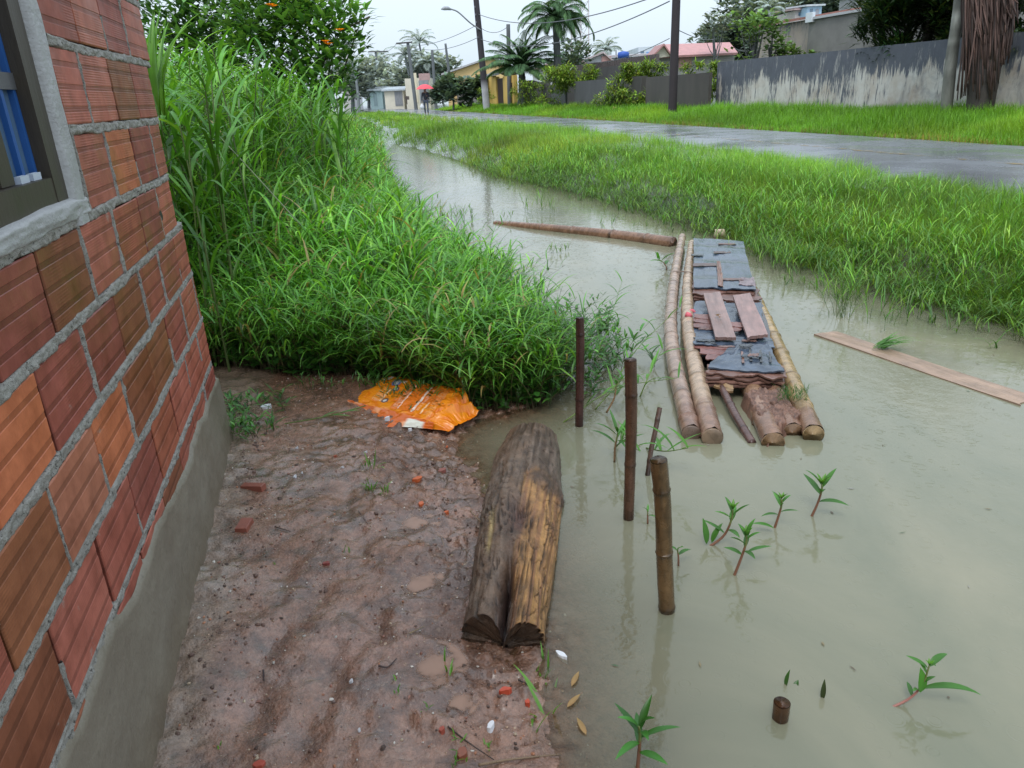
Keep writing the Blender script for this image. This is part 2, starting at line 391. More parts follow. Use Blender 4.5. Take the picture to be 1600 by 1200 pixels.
# water: cloudy, with rain rings, clearing to nothing over the shallow edge
wx = axis(-.6, 1.2, .03, -14, 12, 1.06); wy = axis(1.2, 4.2, .03, -20, 40, 1.06)
qx, qy = np.meshgrid(wx, wy, indexing='ij'); qh = height(qx, qy)
murk = 1 - np.exp(-np.maximum(-qh, 0) * 17)
w = MB(); w.add(np.stack([qx, qy, 0 * qx], -1).reshape(-1, 3), gridf(len(wx), len(wy)), np.repeat(murk.reshape(-1, 1), 3, 1))
k = NT('cloudy_rain_water'); co = k.coord()
def rings(scale, freq, wid):
    v = k.n('ShaderNodeTexVoronoi', ins={'Scale': scale, 'Vector': k.coord((1, 1, 0)), 'Randomness': 1.})
    d = v.outputs['Distance']; rnd = k.n('ShaderNodeSeparateColor', ins={0: v.outputs['Color']})
    on = k.math('GREATER_THAN', rnd.outputs[0], .55)
    rad = k.math('MULTIPLY', rnd.outputs[1], .42)
    x = k.math('DIVIDE', k.math('SUBTRACT', d, rad), wid)
    env = k.math('POWER', 2.718, k.math('MULTIPLY', k.math('MULTIPLY', x, x), -1.))
    return k.math('MULTIPLY', k.math('MULTIPLY', k.math('SINE', k.math('MULTIPLY', x, freq)), env), on)
rg = k.math('ADD', rings(14, 2.2, .06), k.math('ADD', rings(23, 2.2, .09), k.math('MULTIPLY', rings(9, 2.6, .035), .25)))
wave = k.noise(9, 3, .6, co)
b = k.bump(k.math('ADD', k.math('MULTIPLY', rg, .10), k.math('MULTIPLY', wave, .7)), .5, .0075)
mk = k.n('ShaderNodeSeparateColor', ins={0: k.attr()}).outputs[0]
mud_c = k.mix(k.ramp(k.noise(.8, 6, .62, k.coord((1, .45, 1)), 1.2), .32, .7), (.158, .165, .112), (.25, .232, .158))
dif = k.bsdf(mud_c, .09, b, IOR=1.48, Specular_IOR_Level=.5)
tra = k.n('ShaderNodeBsdfTransparent', ins={'Color': (.82, .80, .72, 1)}); gl = k.n('ShaderNodeBsdfGlossy', ins={'Roughness': .05, 'Normal': b})
fr = k.n('ShaderNodeFresnel', ins={'IOR': 1.33, 'Normal': b}); clear = k.n('ShaderNodeMixShader', ins={0: fr.outputs[0], 1: tra.outputs[0], 2: gl.outputs[0]})
ms = k.n('ShaderNodeMixShader', ins={0: mk, 1: clear.outputs[0], 2: dif})
M['water'] = k.done(ms.outputs[0])
build('water', w, M['water'], kind='structure', smooth=True)
k = NT('muddy_puddle'); b = k.bump(k.noise(60, 3, .6, k.coord()), .15, .002)
pm = k.n('ShaderNodeMixShader', ins={0: k.n('ShaderNodeSeparateColor', ins={0: k.attr()}).outputs[0], 1: k.n('ShaderNodeBsdfTransparent').outputs[0], 2: k.bsdf(k.mix(k.noise(14, 3, .6, k.coord()), (.22, .12, .075), (.31, .175, .115)), .07, b)})
M['puddle'] = k.done(pm.outputs[0])
for i, (p, rr) in enumerate(PUD):
    mb = MB(); ax_ = np.linspace(-2.1 * rr, 2.1 * rr, 90); px_, py_ = np.meshgrid(p[0] + ax_, p[1] + ax_, indexing='ij'); ph_ = height(px_, py_); qd = np.hypot(px_ - p[0], py_ - p[1])
    lev = float(np.quantile(ph_[qd < rr * 1.0], .80)); mk_ = (1 - np.exp(-np.maximum(lev - ph_, 0) * 300)) * sstep(2.0 * rr, 1.6 * rr, qd + .35 * rr * fbm(px_ * 18, py_ * 18, oct=3, seed=12))
    mb.add(np.stack([px_, py_, 0 * px_ + lev], -1).reshape(-1, 3), gridf(90, 90), np.repeat(mk_.reshape(-1, 1), 3, 1)); build('puddle', mb, M['puddle'], kind='structure')

# road
rd = MB(); ss = np.linspace(-40, 260, 150); tt = np.linspace(5.75, 11.05, 9)
a, b_ = np.meshgrid(ss, tt, indexing='ij')
edge = np.where((b_ == tt[0]) | (b_ == tt[-1]), .12 * fbm(a * .9, b_, oct=3, seed=4), 0)
rd.add((UU[None, None] * a[..., None] + NN[None, None] * (b_ + edge)[..., None] + A([0, 0, .47]) + A([0, 0, .05]) * (1 - ((b_ - 8.4) / 2.65) ** 2)[..., None]).reshape(-1, 3), gridf(150, 9)[:, ::-1])
k = NT('wet_asphalt'); co = k.coord()
wetm = k.ramp(k.noise(.8, 5, .65, co), .35, .62)
rr_ = k.n('ShaderNodeMapRange', ins={0: wetm, 3: .12, 4: .34}).outputs[0]
bb_ = k.bump(k.noise(60, 4, .7, co), .05, .003)
colr = k.mix(k.noise(25, 5, .7, co), (.145, .152, .168), (.20, .21, .228))
M['road'] = k.done(k.bsdf(colr, rr_, bb_, Specular_IOR_Level=.7))
build('road', rd, M['road'], kind='structure', smooth=True)
k = NT('worn_yellow_paint'); co = k.coord(); n = k.noise(5, 6, .75, co)
ly = k.bsdf(k.mix(k.noise(20, 4, .6, co), (.42, .27, .06), (.25, .17, .06)), .3); tr = k.n('ShaderNodeBsdfTransparent')
M['paint'] = k.done(k.n('ShaderNodeMixShader', ins={0: k.ramp(n, .50, .64), 1: tr.outputs[0], 2: ly}).outputs[0])
ln = MB(); a2, b2 = np.meshgrid(np.linspace(4, 60, 60), A([8.33, 8.47]), indexing='ij')
ln.add((UU * a2[..., None] + NN * b2[..., None] + A([0, 0, .526])).reshape(-1, 3), gridf(60, 2)[:, ::-1])
build('road_marking', ln, M['paint'], kind='structure')
# ------------------------------------------------------------------ brick house at the left
B0 = ST(WALLS, WALLT, 0)
def wp(q, z, out=0.): return ST(WALLS + q, WALLT - .02 + out, z)
def wgrid(q, z, out): return UU * (WALLS + q)[..., None] + NN * (WALLT - .02 + out)[..., None] + A([0, 0, 1.]) * np.asarray(z)[..., None]
k = NT('wet_hollow_brick'); co = k.coord(); base = k.attr()
sep = k.n('ShaderNodeSeparateXYZ', ins={0: co})
rib = k.math('SINE', k.math('MULTIPLY', sep.outputs[2], 900.))
msk = k.ramp(k.noise(4, 2, .5, co), .45, .6)
n1 = k.noise(11, 5, .65, co)
cb = k.mix(1., base, k.ramp(n1, .3, .7, (.68, .62, .58), (1.2, 1.2, 1.2)), 'MULTIPLY')
cb = k.mix(k.math('MULTIPLY', k.ramp(k.noise(6, 5, .7, k.coord((1, 1, .5))), .58, .74), .35), cb, (.18, .055, .03))
cb = k.mix(k.math('MULTIPLY', k.ramp(k.noise(8, 6, .75, co), .64, .72), .7), cb, (.33, .29, .25))
hb = k.math('ADD', k.math('MULTIPLY', k.math('MULTIPLY', rib, msk), .22), k.math('MULTIPLY', k.noise(60, 4, .6, co), .6))
rb = k.ramp(k.noise(5, 3, .5, co), .35, .65, (.34,) * 3, (.6,) * 3)
M['brick'] = k.done(k.bsdf(cb, rb, k.bump(hb, .35, .003), Specular_IOR_Level=.22))
k = NT('wet_mortar'); co = k.coord(); n1 = k.noise(35, 6, .75, co)
cm = k.mix(k.ramp(n1, .3, .62), (.20, .185, .16), (.36, .345, .31)); cm = k.mix(k.ramp(k.noise(75, 3, .8, co), .56, .66), cm, (.06, .055, .048))
M['mortar'] = k.done(k.bsdf(cm, .6, k.bump(k.math('ADD', n1, k.noise(130, 4, .7, co)), .9, .008)))
k = NT('wet_cement_render'); co = k.coord(); n1 = k.noise(3.5, 6, .65, co); n2 = k.noise(40, 5, .7, co)
cm = k.mix(n1, (.135, .115, .085), (.245, .215, .165)); cm = k.mix(k.ramp(n2, .62, .78), cm, (.07, .06, .045))
sep = k.n('ShaderNodeSeparateXYZ', ins={0: co}); wetz = k.n('ShaderNodeMapRange', ins={0: k.math('ADD', sep.outputs[2], k.math('MULTIPLY', n1, .2)), 1: .1, 2: .36}).outputs[0]
cm = k.mix(wetz, k.mix(1., cm, (.62, .5, .38), 'MULTIPLY'), cm)
M['cement'] = k.done(k.bsdf(cm, k.ramp(n1, .3, .7, (.35,) * 3, (.6,) * 3), k.bump(k.math('ADD', k.math('MULTIPLY', n1, 2.), k.math('MULTIPLY', n2, .35)), .6, .012)))

house = thing('brick_house', 'unplastered red hollow brick house wall with window and grey cement skirting at left', 'house', B0)
QMIN = -5.2
beds = [.28, .495, .71, .925, 1.135, 1.345, 1.56, 1.77, 1.985, 2.2, 2.415, 2.63]
ends = [.0, .0, -.02, -.05, -.10, -.10, -.07, -.02, .02, .05, .07, .07]
firstj = [-.3, -.22, -.07, -.29, -.11, -.30, -.09, -.35, -.12, -.3, -.1, -.3]
PAL = [(.34, .105, .07), (.36, .115, .08), (.30, .088, .06), (.33, .10, .058), (.24, .09, .042), (.36, .14, .085), (.44, .14, .065), (.26, .075, .055)]
bm = MB(); r2 = random.Random(21)
WQ, WZ0, WZ1 = -1.285, 1.372, 2.42
prof_z = [0., .018]
for f in (.2, .5, .8): prof_z += [f - .042, f - .034, f + .034, f + .042]
prof_z += [.982, 1.]
prof_o = [0., 0.] + [0., -.0011, -.0011, 0.] * 3 + [0., 0.]
seams = MB(); seam_list = []
for ri in range(len(beds) - 1):
    z0, z1 = beds[ri] + .013, beds[ri + 1] - .013
    q1 = ends[ri]; first = True
    while q1 > QMIN:
        L = .312 if not first else q1 - firstj[ri]
        L += r2.uniform(-.006, .006)
        if not first and q1 < -2.2 and r2.random() < .12: L *= .62
        q0 = q1 - L; a, b = q0, q1; first = False
        if z1 > WZ0 and z0 < WZ1 and b > -2.9 and a < WQ:
            if b > WQ: a = WQ
            elif a < -2.9: b = -2.9
            else: q1 = q0 - r2.uniform(.004, .011); continue
        if b - a > .03:
            col = A(PAL[r2.choice([0, 0, 1, 1, 0, 2, 2, 3, 4, 5, 6, 7, 7])]) * r2.uniform(.95, 1.22)
            if r2.random() < .2 and z0 < 1.4 and b < -.8: col = A((.25, .088, .045)) * r2.uniform(.8, 1.2)
            o0, tz, tq, rl = r2.uniform(-.003, .003), r2.uniform(-.003, .003), r2.uniform(-.002, .002), r2.uniform(-.003, .003)
            V = []; Cc = []
            for fz, oo in zip(prof_z, prof_o):
                for fq, ex in ((0, -.03), (0, -.003), (.006 / (b - a), 0), (.5, 0), (1 - .006 / (b - a), 0), (1, -.003), (1, -.03)):
                    e = min(fz, 1 - fz); dz = -.003 if e < 1e-6 else 0
                    V.append(wp(a + (b - a) * fq, z0 + (z1 - z0) * fz + rl * (fq - .5), o0 + tz * (fz - .5) + tq * (fq - .5) + ex + (oo if 0 < fq < 1 else 0) + dz))
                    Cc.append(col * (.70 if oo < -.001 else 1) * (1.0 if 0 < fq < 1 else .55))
            bm.add(V, gridf(len(prof_z), 7)[:, ::-1], A(Cc))
            nv = len(prof_z)
            for row, up in ((0, 0), (nv - 1, 1)):       # top and bottom shelves of the brick
                zz = z0 if row == 0 else z1
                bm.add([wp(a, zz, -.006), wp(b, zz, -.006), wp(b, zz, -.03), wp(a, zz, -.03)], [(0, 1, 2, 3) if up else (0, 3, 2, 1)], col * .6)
        gap = r2.uniform(.004, .011)
        seam_list.append((q0 - gap / 2, z0, z1, r2.random()))
        q1 = q0 - gap
build('brick_courses', bm, M['brick'], house, smooth=False)
mo = MB()
for ri, z in enumerate(beds):
    q = np.arange(QMIN, max(ends[ri], ends[ri - 1] if ri else 0) - .004, .008); v = np.linspace(-1, 1, 9)
    qq, vv = np.meshgrid(q, v, indexing='ij')
    if WZ0 + .03 < z < WZ1: sel = [q[q < -2.9], q[q > WQ]]
    else: sel = [q]
    for q in sel:
        if len(q) < 3: continue
        qq, vv = np.meshgrid(q, v, indexing='ij')
        hw = .0165 + .016 * fbm(qq * 18, np.sign(vv) * 9 + z * 7, oct=3, seed=13)
        drop = .012 * fbm(qq * 3, qq * 0 + z * 3, oct=2, seed=14)
        out = .0015 - .014 * np.abs(vv) ** 9 + (.009 * fbm(qq * 60, vv * 2.2 + z * 31, oct=3, seed=15) + .009 * fbm(qq * 22, vv * .8 + z * 11, oct=2, seed=16)) * (1 - vv ** 6)
        mo.add(wgrid(qq, z + drop + hw * vv, out).reshape(-1, 3), gridf(len(q), 9)[:, ::-1])
for q, z0, z1, rn in seam_list:
    if (z1 > WZ0 and z0 < WZ1 and -2.9 < q < WQ) or rn > .62: continue
    zz = np.linspace(z0 - .006, z1 + .006, 24)
    if rn < .35: zz = zz[:8 + int(rn * 40)] if rn < .18 else zz[-(6 + int(rn * 30)):]
    v = np.linspace(-1, 1, 5); z2, vv = np.meshgrid(zz, v, indexing='ij')
    wide = .022 if rn > .53 else .010
    hw = wide * (.7 + 1.6 * fbm(z2 * 22, q * 31 + np.sign(vv) * 5, oct=3, seed=17))
    out = .003 * (1 - vv ** 2) - .012 * vv ** 6 + .008 * fbm(z2 * 50, vv + q * 17, oct=3, seed=18)
    mo.add(wgrid(q + hw * vv, z2, out).reshape(-1, 3), gridf(len(zz), 5))
build('mortar', mo, M['mortar'], house, smooth=True)
core = MB()
for a, b, c0, c1 in ((QMIN, -2.9, 0, 2.7), (-2.9, WQ, 0, WZ0), (-2.9, WQ, WZ1, 2.7), (WQ, -.11, 0, 2.7)):
    obox(core, wp(a, c0, -.16), NN * .146, UU * (b - a), A([0, 0, c1 - c0]), (.06, .03, .022))
obox(core, wp(-.25, 0, -3.2), NN * 3.038, UU * .13, A([0, 0, 2.7]), (.2, .07, .045))
build('wall_core', core, M['brick'], house)
rf = MB(); obox(rf, wp(QMIN, 2.7, -3.3), NN * 3.2, UU * (-QMIN - .05), A([0, 0, .06]), (.3, .28, .25)); build('roof', rf, M['cement'], house)
# skirting
pl = MB(); q = np.linspace(QMIN, .03, 420); v = np.linspace(0, 1, 44); qq, vv = np.meshgrid(q, v, indexing='ij')
top = np.interp(qq, [-5, -2.3, -2.04, -1.9, -1.73, -1.4, -1., 0], [.5, .51, .50, .53, .465, .485, .43, .425]) + .05 * fbm(qq * 7, qq * 0, oct=4, seed=71)
zz = -.08 + (top + .08) * vv
out = .012 + .028 * (1 - vv) ** 2 + .016 * fbm(qq * 5, zz * 6, oct=3, seed=72) + .004 * fbm(qq * 40, zz * 40, oct=3, seed=73) - .03 * sstep(.955, 1., vv) + .02 * np.exp(-(vv / .12) ** 2)
cr_ = sstep(.06, .0, .03 - qq) * 0
pl.add(wgrid(qq, zz, out).reshape(-1, 3), gridf(420, 44)[:, ::-1])
e0 = wgrid(qq[-1], zz[-1], out[-1]); pl.add(np.concatenate([e0, e0 - NN * .2 - UU * .02]), gridf(2, 44))
build('cement_skirting', pl, M['cement'], house, smooth=True)
# cement band round the window and sill
bd = MB(); z = np.linspace(WZ0 - .035, 2.46, 90); v = np.linspace(-1, 1, 16); zz, vv = np.meshgrid(z, v, indexing='ij')
hw = .054 + .026 * fbm(zz * 6, np.sign(vv) * 3, oct=3, seed=81) * (vv > -.5)
out = .012 * (1 - vv ** 8) - .004 + .006 * fbm(zz * 9, vv * 2, oct=4, seed=82) - .02 * np.abs(vv) ** 12
bd.add(wgrid(-1.350 + .03 * (zz - 1.37) + hw * vv, zz, out).reshape(-1, 3), gridf(90, 16))
q = np.linspace(-2.98, -1.30, 170); qq, vv = np.meshgrid(q, v, indexing='ij')
hw = .029 + .016 * fbm(qq * 7, np.sign(vv) * 3, oct=3, seed=83)
out = .013 * (1 - vv ** 6) - .004 + .012 * fbm(qq * 10, vv * 2, oct=4, seed=84) - .02 * np.abs(vv) ** 10
bd.add(wgrid(qq, WZ0 + .003 + hw * vv, out).reshape(-1, 3), gridf(170, 16)[:, ::-1])
k = NT('pale_cement'); co = k.coord(); n1 = k.noise(9, 6, .7, co)
M['pale'] = k.done(k.bsdf(k.mix(n1, (.26, .255, .25), (.46, .46, .46)), .45, k.bump(k.math('ADD', n1, k.noise(70, 4, .7, co)), .6, .008)))
build('window_surround', bd, M['pale'], house, smooth=True)
fr = MB(); brown = (.052, .040, .026)
def wbox(mb, q0, q1, z0, z1, o0, o1, c): return obox(mb, wp(q0, z0, o0), NN * (o1 - o0), UU * (q1 - q0), A([0, 0, z1 - z0]), c)
wbox(fr, -1.475, -1.397, 1.40, 2.42, -.10, -.006, brown); wbox(fr, -2.9, -1.475, 1.40, 1.462, -.10, -.008, brown); wbox(fr, -2.9, -1.475, 2.35, 2.42, -.10, -.008, brown)
win = build('window', fr, M['wood_dark'], house)
wb = MB(); blue = (.012, .085, .30)
for qa in (-1.477, -1.555, -1.633): wbox(wb, qa - .017, qa, 1.463, 2.348, -.062, -.034, blue)
for qa in (-1.95, -2.15, -2.35, -2.6): wbox(wb, qa - .02, qa, 1.463, 2.348, -.098, -.075, blue)
for qa in (-1.52, -1.598): wbox(wb, qa - .034, qa + .018, 1.4625, 1.478, -.033, -.02, (.5, .55, .62))
build('window_bar', wb, M['plain'], win)
st = MB(); wbox(st, -1.725, -1.6505, 1.464, 2.347, -.07, -.026, brown); wbox(st, -1.65, -1.4775, 1.655, 1.69, -.064, -.03, (.10, .10, .105)); build('sash', st, M['wood_dark'], win)
k = NT('window_glass'); M['glass'] = k.done(k.bsdf((.09, .15, .22), .06, k.bump(k.noise(7, 2, .5, k.coord()), .15, .01), Specular_IOR_Level=1.))
gb = MB()
for qa in (-1.477, -1.555): wbox(gb, qa - .078, qa - .0172, 1.464, 2.347, -.052, -.046, (1, 1, 1))
build('pane', gb, M['glass'], win)
dk = MB(); wbox(dk, -2.89, -1.53, 1.3, 2.5, -.75, -.70, (.012, .013, .016)); wbox(dk, -2.89, -1.53, 1.28, 1.30, -.75, -.165, (.02, .02, .02)); build('dark_room', dk, M['plain'], house)  # near-black panels: the unlit room's darkness is in their colour
mb = MB(); c0 = D(250, 338, 1) ; d = ray(250, 338); p = CE + d * ((WALLT - .022 - NN @ CE) / (NN @ d))
th = np.linspace(0, 2 * PI, 18, endpoint=False); ra = .018 * (1 + .5 * fbm(np.cos(th) * 2, np.sin(th) * 2, oct=2, seed=3))
mb.add(p + NN * .0045 + UU * (1.5 * ra * np.cos(th))[:, None] + A([0, 0, 1.]) * (ra * np.sin(th))[:, None], A([list(range(18))]), (.012, .01, .01))  # flat near-black disc; the shade inside the hole is painted
build('chipped_hole', mb, M['plain'], house)

# ------------------------------------------------------------------ rotten log
lg = MB(); nu, nv = 260, 200
N0, F0 = A([-.058, 1.82, .045]), A([.085, 3.34, -.075])
ax = F0 - N0; Ln = np.linalg.norm(ax); ax = ax / Ln; rt = norm(np.cross(ax, [0, 0, 1])); up = np.cross(rt, ax)
u, ph = np.meshgrid(np.linspace(0, 1, nu), np.linspace(-PI, PI, nv, endpoint=False), indexing='ij')
pd = np.degrees(ph); wob = 9 * fbm(u * 5, u * 0, oct=3, seed=90)
R = (.132 + .034 * sstep(0, .5, u) - .02 * sstep(.8, 1, u)) * (1 + .12 * fbm(np.cos(ph) * 1.2 + 4, np.sin(ph) * 1.2, u * 2.5, oct=3, seed=91))
phn = 88 + wob + 8 * u
notch = np.exp(-((pd - phn) / (15 - 8 * sstep(.0, .2, u) + 6 * fbm(u * 22, u * 0, oct=2, seed=87))) ** 2) * (1 - .8 * sstep(.11, .19, u)) * (1 - sstep(.20, .30, u))
hole = np.exp(-((pd - 84) / (19 + 14 * fbm(u * 20, pd * .1, oct=3, seed=86))) ** 2 - ((u - .36) / .085) ** 2)
rightp = sstep(phn - 1, phn - 14, pd + 16 * fbm(u * 14, pd * .05, oct=3, seed=85)) * sstep(-50, -25, pd) * sstep(.60, .53, u + .26 * fbm(pd * .07, u * 6, oct=4, seed=92))
lip = np.exp(-((u - .57) / .05) ** 2) * sstep(105, 70, pd) * sstep(-40, -10, pd)
fib = fbm(pd * .16, u * 5, oct=4, seed=93); cr = np.abs(fbm(pd * .11, u * 4 + .5 * fib, oct=3, seed=94)); lum = fbm(pd * .05, u * 16, oct=4, seed=95)
crack = np.maximum(sstep(.05, .0, cr) * (.45 + .55 * sstep(.65, .3, u)), .8 * sstep(.018, .0, np.abs(fbm(pd * .035, u * 13, oct=3, seed=84))))
chip = np.floor(6 * fbm(pd * .045, u * 7, oct=4, seed=89)) / 6
R = R * (1 - .86 * notch - .30 * hole - .045 * rightp + .05 * lip) + sstep(0, .06, u) * .010 * fib + sstep(0, .05, u) * .030 * chip * sstep(.95, .5, u) * (1 - .6 * rightp) - .013 * crack + .012 * lum * (lip * 1.6 + hole * 1.2 + .25)
cut = (.02 * fbm(pd * .03, pd * 0, oct=3, seed=96) + .02 * (pd > 88)) * (1 - u) ** 8
cut = cut - .07 * np.sin(ph) * (1 - u) ** 10
pos = N0 + ax * (Ln * (u + 0 * cut) + cut)[..., None] + (R * np.cos(ph))[..., None] * rt + (R * np.sin(ph))[..., None] * up
lc = mixc((.085, .050, .030), (.185, .13, .095), sstep(-.15, .25, fib + .4 * lum))
lc = mixc(lc, (.17, .10, .06), sstep(.0, .3, fbm(pd * .03, u * 4, oct=3, seed=97)) * .7)
lc = mixc(lc, mixc((.46, .235, .075), (.27, .12, .045), sstep(-.12, .2, fbm(pd * .22, u * 2.2, oct=4, seed=98))), rightp * .95)
lc = mixc(lc, (.12, .065, .035), np.clip(lip * 1.1, 0, 1) * sstep(-.25, .1, lum))
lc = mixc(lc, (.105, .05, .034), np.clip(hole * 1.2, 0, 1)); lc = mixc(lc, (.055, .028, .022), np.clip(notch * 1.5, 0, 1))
pale = np.exp(-((pd - 125 - 5 * fib) / 3.5) ** 2) * sstep(.18, .24, u) * sstep(.42, .36, u); lc = mixc(lc, (.42, .30, .12), pale * .8)
lc = lc * (1 - .75 * crack)[..., None]
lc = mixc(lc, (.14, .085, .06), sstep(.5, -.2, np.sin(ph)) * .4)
idx = np.arange(nu * nv).reshape(nu, nv); nx = np.roll(idx, -1, 1)
fq = np.stack([idx[:-1], nx[:-1], nx[1:], idx[1:]], -1).reshape(-1, 4)
V = list(pos.reshape(-1, 3)); Cc = list(lc.reshape(-1, 3))
rings_ = [pos[0]]; cap = []
for kf, sc in enumerate((.97, .8, .55, .3, .08)):
    rad = pos[0] - N0; rr = N0 + rad * sc - up * (1 - sc) * .03; rr = rr + ax * (.004 + .03 * fbm((rr @ rt) * 40, (rr @ up) * 40, oct=3, seed=99))[:, None]
    cap.append(rr)
base_i = nu * nv; V += list(np.concatenate(cap)); Cc += [A((.10, .060, .036)) * (1 + 1.5 * q) for q in fbm(np.concatenate(cap) @ rt * 60, np.concatenate(cap) @ up * 60, oct=3, seed=88)]
fs = [fq]; prev = idx[0]
for kf in range(5):
    cur = base_i + kf * nv + np.arange(nv); fs.append(np.stack([prev, cur, np.roll(cur, -1), np.roll(prev, -1)], -1)); prev = cur
fs.append(prev[None, :].copy())
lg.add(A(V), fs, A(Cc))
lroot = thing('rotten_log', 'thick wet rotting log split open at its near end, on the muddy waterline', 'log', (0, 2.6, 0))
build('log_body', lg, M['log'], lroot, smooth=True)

# ------------------------------------------------------------------ bamboo
def bamboo(mb, pts, r0, r1, gap, col, n=14, hollow0=True, hollow1=True, dark=.45, ph=0., step=.02, jit=.5):
    pts = spline(pts, 60); seg = np.linalg.norm(np.diff(pts, axis=0), axis=1); L = seg.sum(); cum = np.concatenate([[0], np.cumsum(seg)])
    d = [0.]; nodes = []; x = gap * (.3 + ph)
    while x < L - .02: nodes.append(x); x += gap * random.uniform(.85, 1.15)
    d = list(np.arange(0, L, max(step, L / 150))) + [L]
    for q in nodes: d += [q - .012, q - .004, q, q + .004, q + .012]
    d = sorted(min(max(q, 0), L) for q in set(d)); d = A([q for i, q in enumerate(d) if i == 0 or q - d[i - 1] > 1e-4])
    pp = np.stack([np.interp(d, cum, pts[:, i]) for i in range(3)], -1)
    rad = r0 + (r1 - r0) * d / L; nd = np.zeros_like(d)
    for q in nodes: rad = rad * (1 + .10 * np.exp(-((d - q) / .006) ** 2)); nd = np.maximum(nd, np.exp(-((d - q) / .009) ** 2))
    base = A(col)[None] * (1 + jit * fbm(d * 6, d * 0 + ph * 9, oct=3, seed=7))[:, None] * (1 - dark * nd)[:, None]
    tube(mb, pp, rad, n, base, caps=False)
    for end, hol in ((0, hollow0), (-1, hollow1)):
        c = pp[end]; t = norm(pp[0] - pp[1] if end == 0 else pp[-1] - pp[-2]); r = rad[end]
        tube(mb, [c + t * .0005, c + t * .002, c - t * .002, c - t * .05] if hol else [c, c + t * .004, c + t * .007, c + t * .008], [r, r * .93, r * .74, r * .68] if hol else [r, r * .9, r * .5, r * .05], n, A([A(col) * .8, A(col) * .75, A(col) * .3, A(col) * .08]) if hol else A([A(col) * .7, A(col) * .5, A(col) * .45, A(col) * .4]), caps=True)  # hollow ends tinted near black inwards, so the bore's shade is colour
    return mb
def stake(name, label, cat, base, top, r0, r1, col, gap, group=None, hollow=True, ph=0.):
    mb = MB(); base = A(base); top = A(top); b = base + (base - top) * .25; L_ = np.linalg.norm(top - base); k1, k2 = random.uniform(-.012, .012), random.uniform(-.012, .012)
    bamboo(mb, [b, base, base + (top - base) * .35 + A([k1, k2, 0]) * L_ * 1.6, base + (top - base) * .7 + A([k2, k1, 0]) * L_, top], r0, r1, gap, col, 22, False, hollow, .4, ph, .012)
    zz = mb.v[0][:, 2]; wl = np.exp(-np.maximum(zz, 0) / .035); nz_ = fbm(mb.v[0][:, 0] * 160, mb.v[0][:, 1] * 160, zz * 9, oct=3, seed=61)
    mb.c[0] = mb.c[0] * (1 - .55 * wl)[:, None] * (1 + 1.3 * nz_)[:, None]; mb.v[0][:, :2] += (nz_ * .004)[:, None]
    return build(name, mb, M['bamboo'], None, label, cat, group, smooth=True)
def above(px, py, base): return D(px, py, base[1])
GS = 'bamboo stakes standing in the water'
p = P(905, 665); stake('bamboo_stake', 'thin dark bamboo stake beside the grass, farthest of the three standing stakes', 'stake', p, above(906, 497, p), .021, .021, (.055, .022, .018), .32, GS, ph=.6)
p = P(982, 810); stake('bamboo_stake', 'straight brown bamboo stake with a broken top, middle of the three standing stakes', 'stake', p, above(985, 562, p), .021, .0225, (.085, .042, .025), .30, GS, ph=.2)
p = P(1042, 953); stake('bamboo_stake', 'thick leaning bamboo stake with an open hollow top, nearest of the standing stakes', 'stake', p, above(1027, 714, p) + A([0, -.02, 0]), .0265, .0255, (.12, .07, .03), .24, GS, ph=.35)
p = P(1219, 1122); stake('bamboo_stub', 'short broken bamboo stub filled with water, barely above the surface', 'bamboo stub', p, above(1222, 1098, p), .021, .022, (.11, .05, .022), .2, ph=.6)
p = P(1012, 742); stake('bamboo_stick', 'thin tilted bamboo stick leaning behind the thick hollow stake', 'stick', p, above(1031, 652, p) + A([.02, .1, 0]), .011, .011, (.10, .06, .045), .2, ph=.4)

# floating bamboo pole lying across the ditch
mb = MB(); bamboo(mb, [P(775, 351, -.02), P(850, 357, .012), P(960, 368, .022), P(1052, 380, .03)], .055, .07, .55, (.22, .12, .075), 16, False, True, .4, .2, .05)
build('floating_bamboo', mb, M['bamboo'], None, 'long bamboo pole floating across the ditch behind the raft', 'bamboo pole', smooth=True)

# ------------------------------------------------------------------ raft
RO = P(1150, 540, 0)
raft = thing('bamboo_raft', 'narrow bamboo raft covered with torn tarred sheets, mud caked on its near end', 'raft', RO)
def rp(px, py, z): return P(px, py, z)
def pole(pts, r0, r1, gap, col, name='bamboo_pole', h0=True, ph=0., n=18, mud=0):
    mb = MB(); bamboo(mb, pts, r0, r1, gap, col, n, h0, True, .5, ph, .03)
    if mud:
        for i in range(1):
            V_ = mb.v[i]; dd = np.linalg.norm(V_ - A(pts[0]), axis=1); q_ = fbm(V_[:, 0] * 14, V_[:, 1] * 14, V_[:, 2] * 30, oct=3, seed=62); f_ = sstep(mud, mud * .45, dd + .5 * q_); q2 = fbm(V_[:, 0] * 45, V_[:, 1] * 45, V_[:, 2] * 45, oct=3, seed=63)
            mb.c[i] = mb.c[i] * (1 - f_[:, None] * .85) + A((.23, .125, .085)) * (f_[:, None] * .85); V_[:, 2] += f_ * (.004 + .02 * q2); V_[:, 0] += f_ * .014 * q_
    return build(name, mb, M['bamboo'], raft, smooth=True)
tan = (.36, .235, .15)
pole([rp(1080, 678, .025), rp(1066, 620, .04), rp(1052, 557, .06), rp(1048, 492, .075), rp(1056, 421, .08), rp(1066, 370, .08)], .047, .038, .33, (.36, .25, .19), h0=False, ph=.1, mud=.45)
pole([rp(1113, 684, .03), rp(1094, 610, .05), rp(1076, 512, .08), rp(1075, 440, .085), rp(1081, 380, .085)], .052, .036, .36, (.44, .31, .21), h0=False, ph=.5, mud=.5)
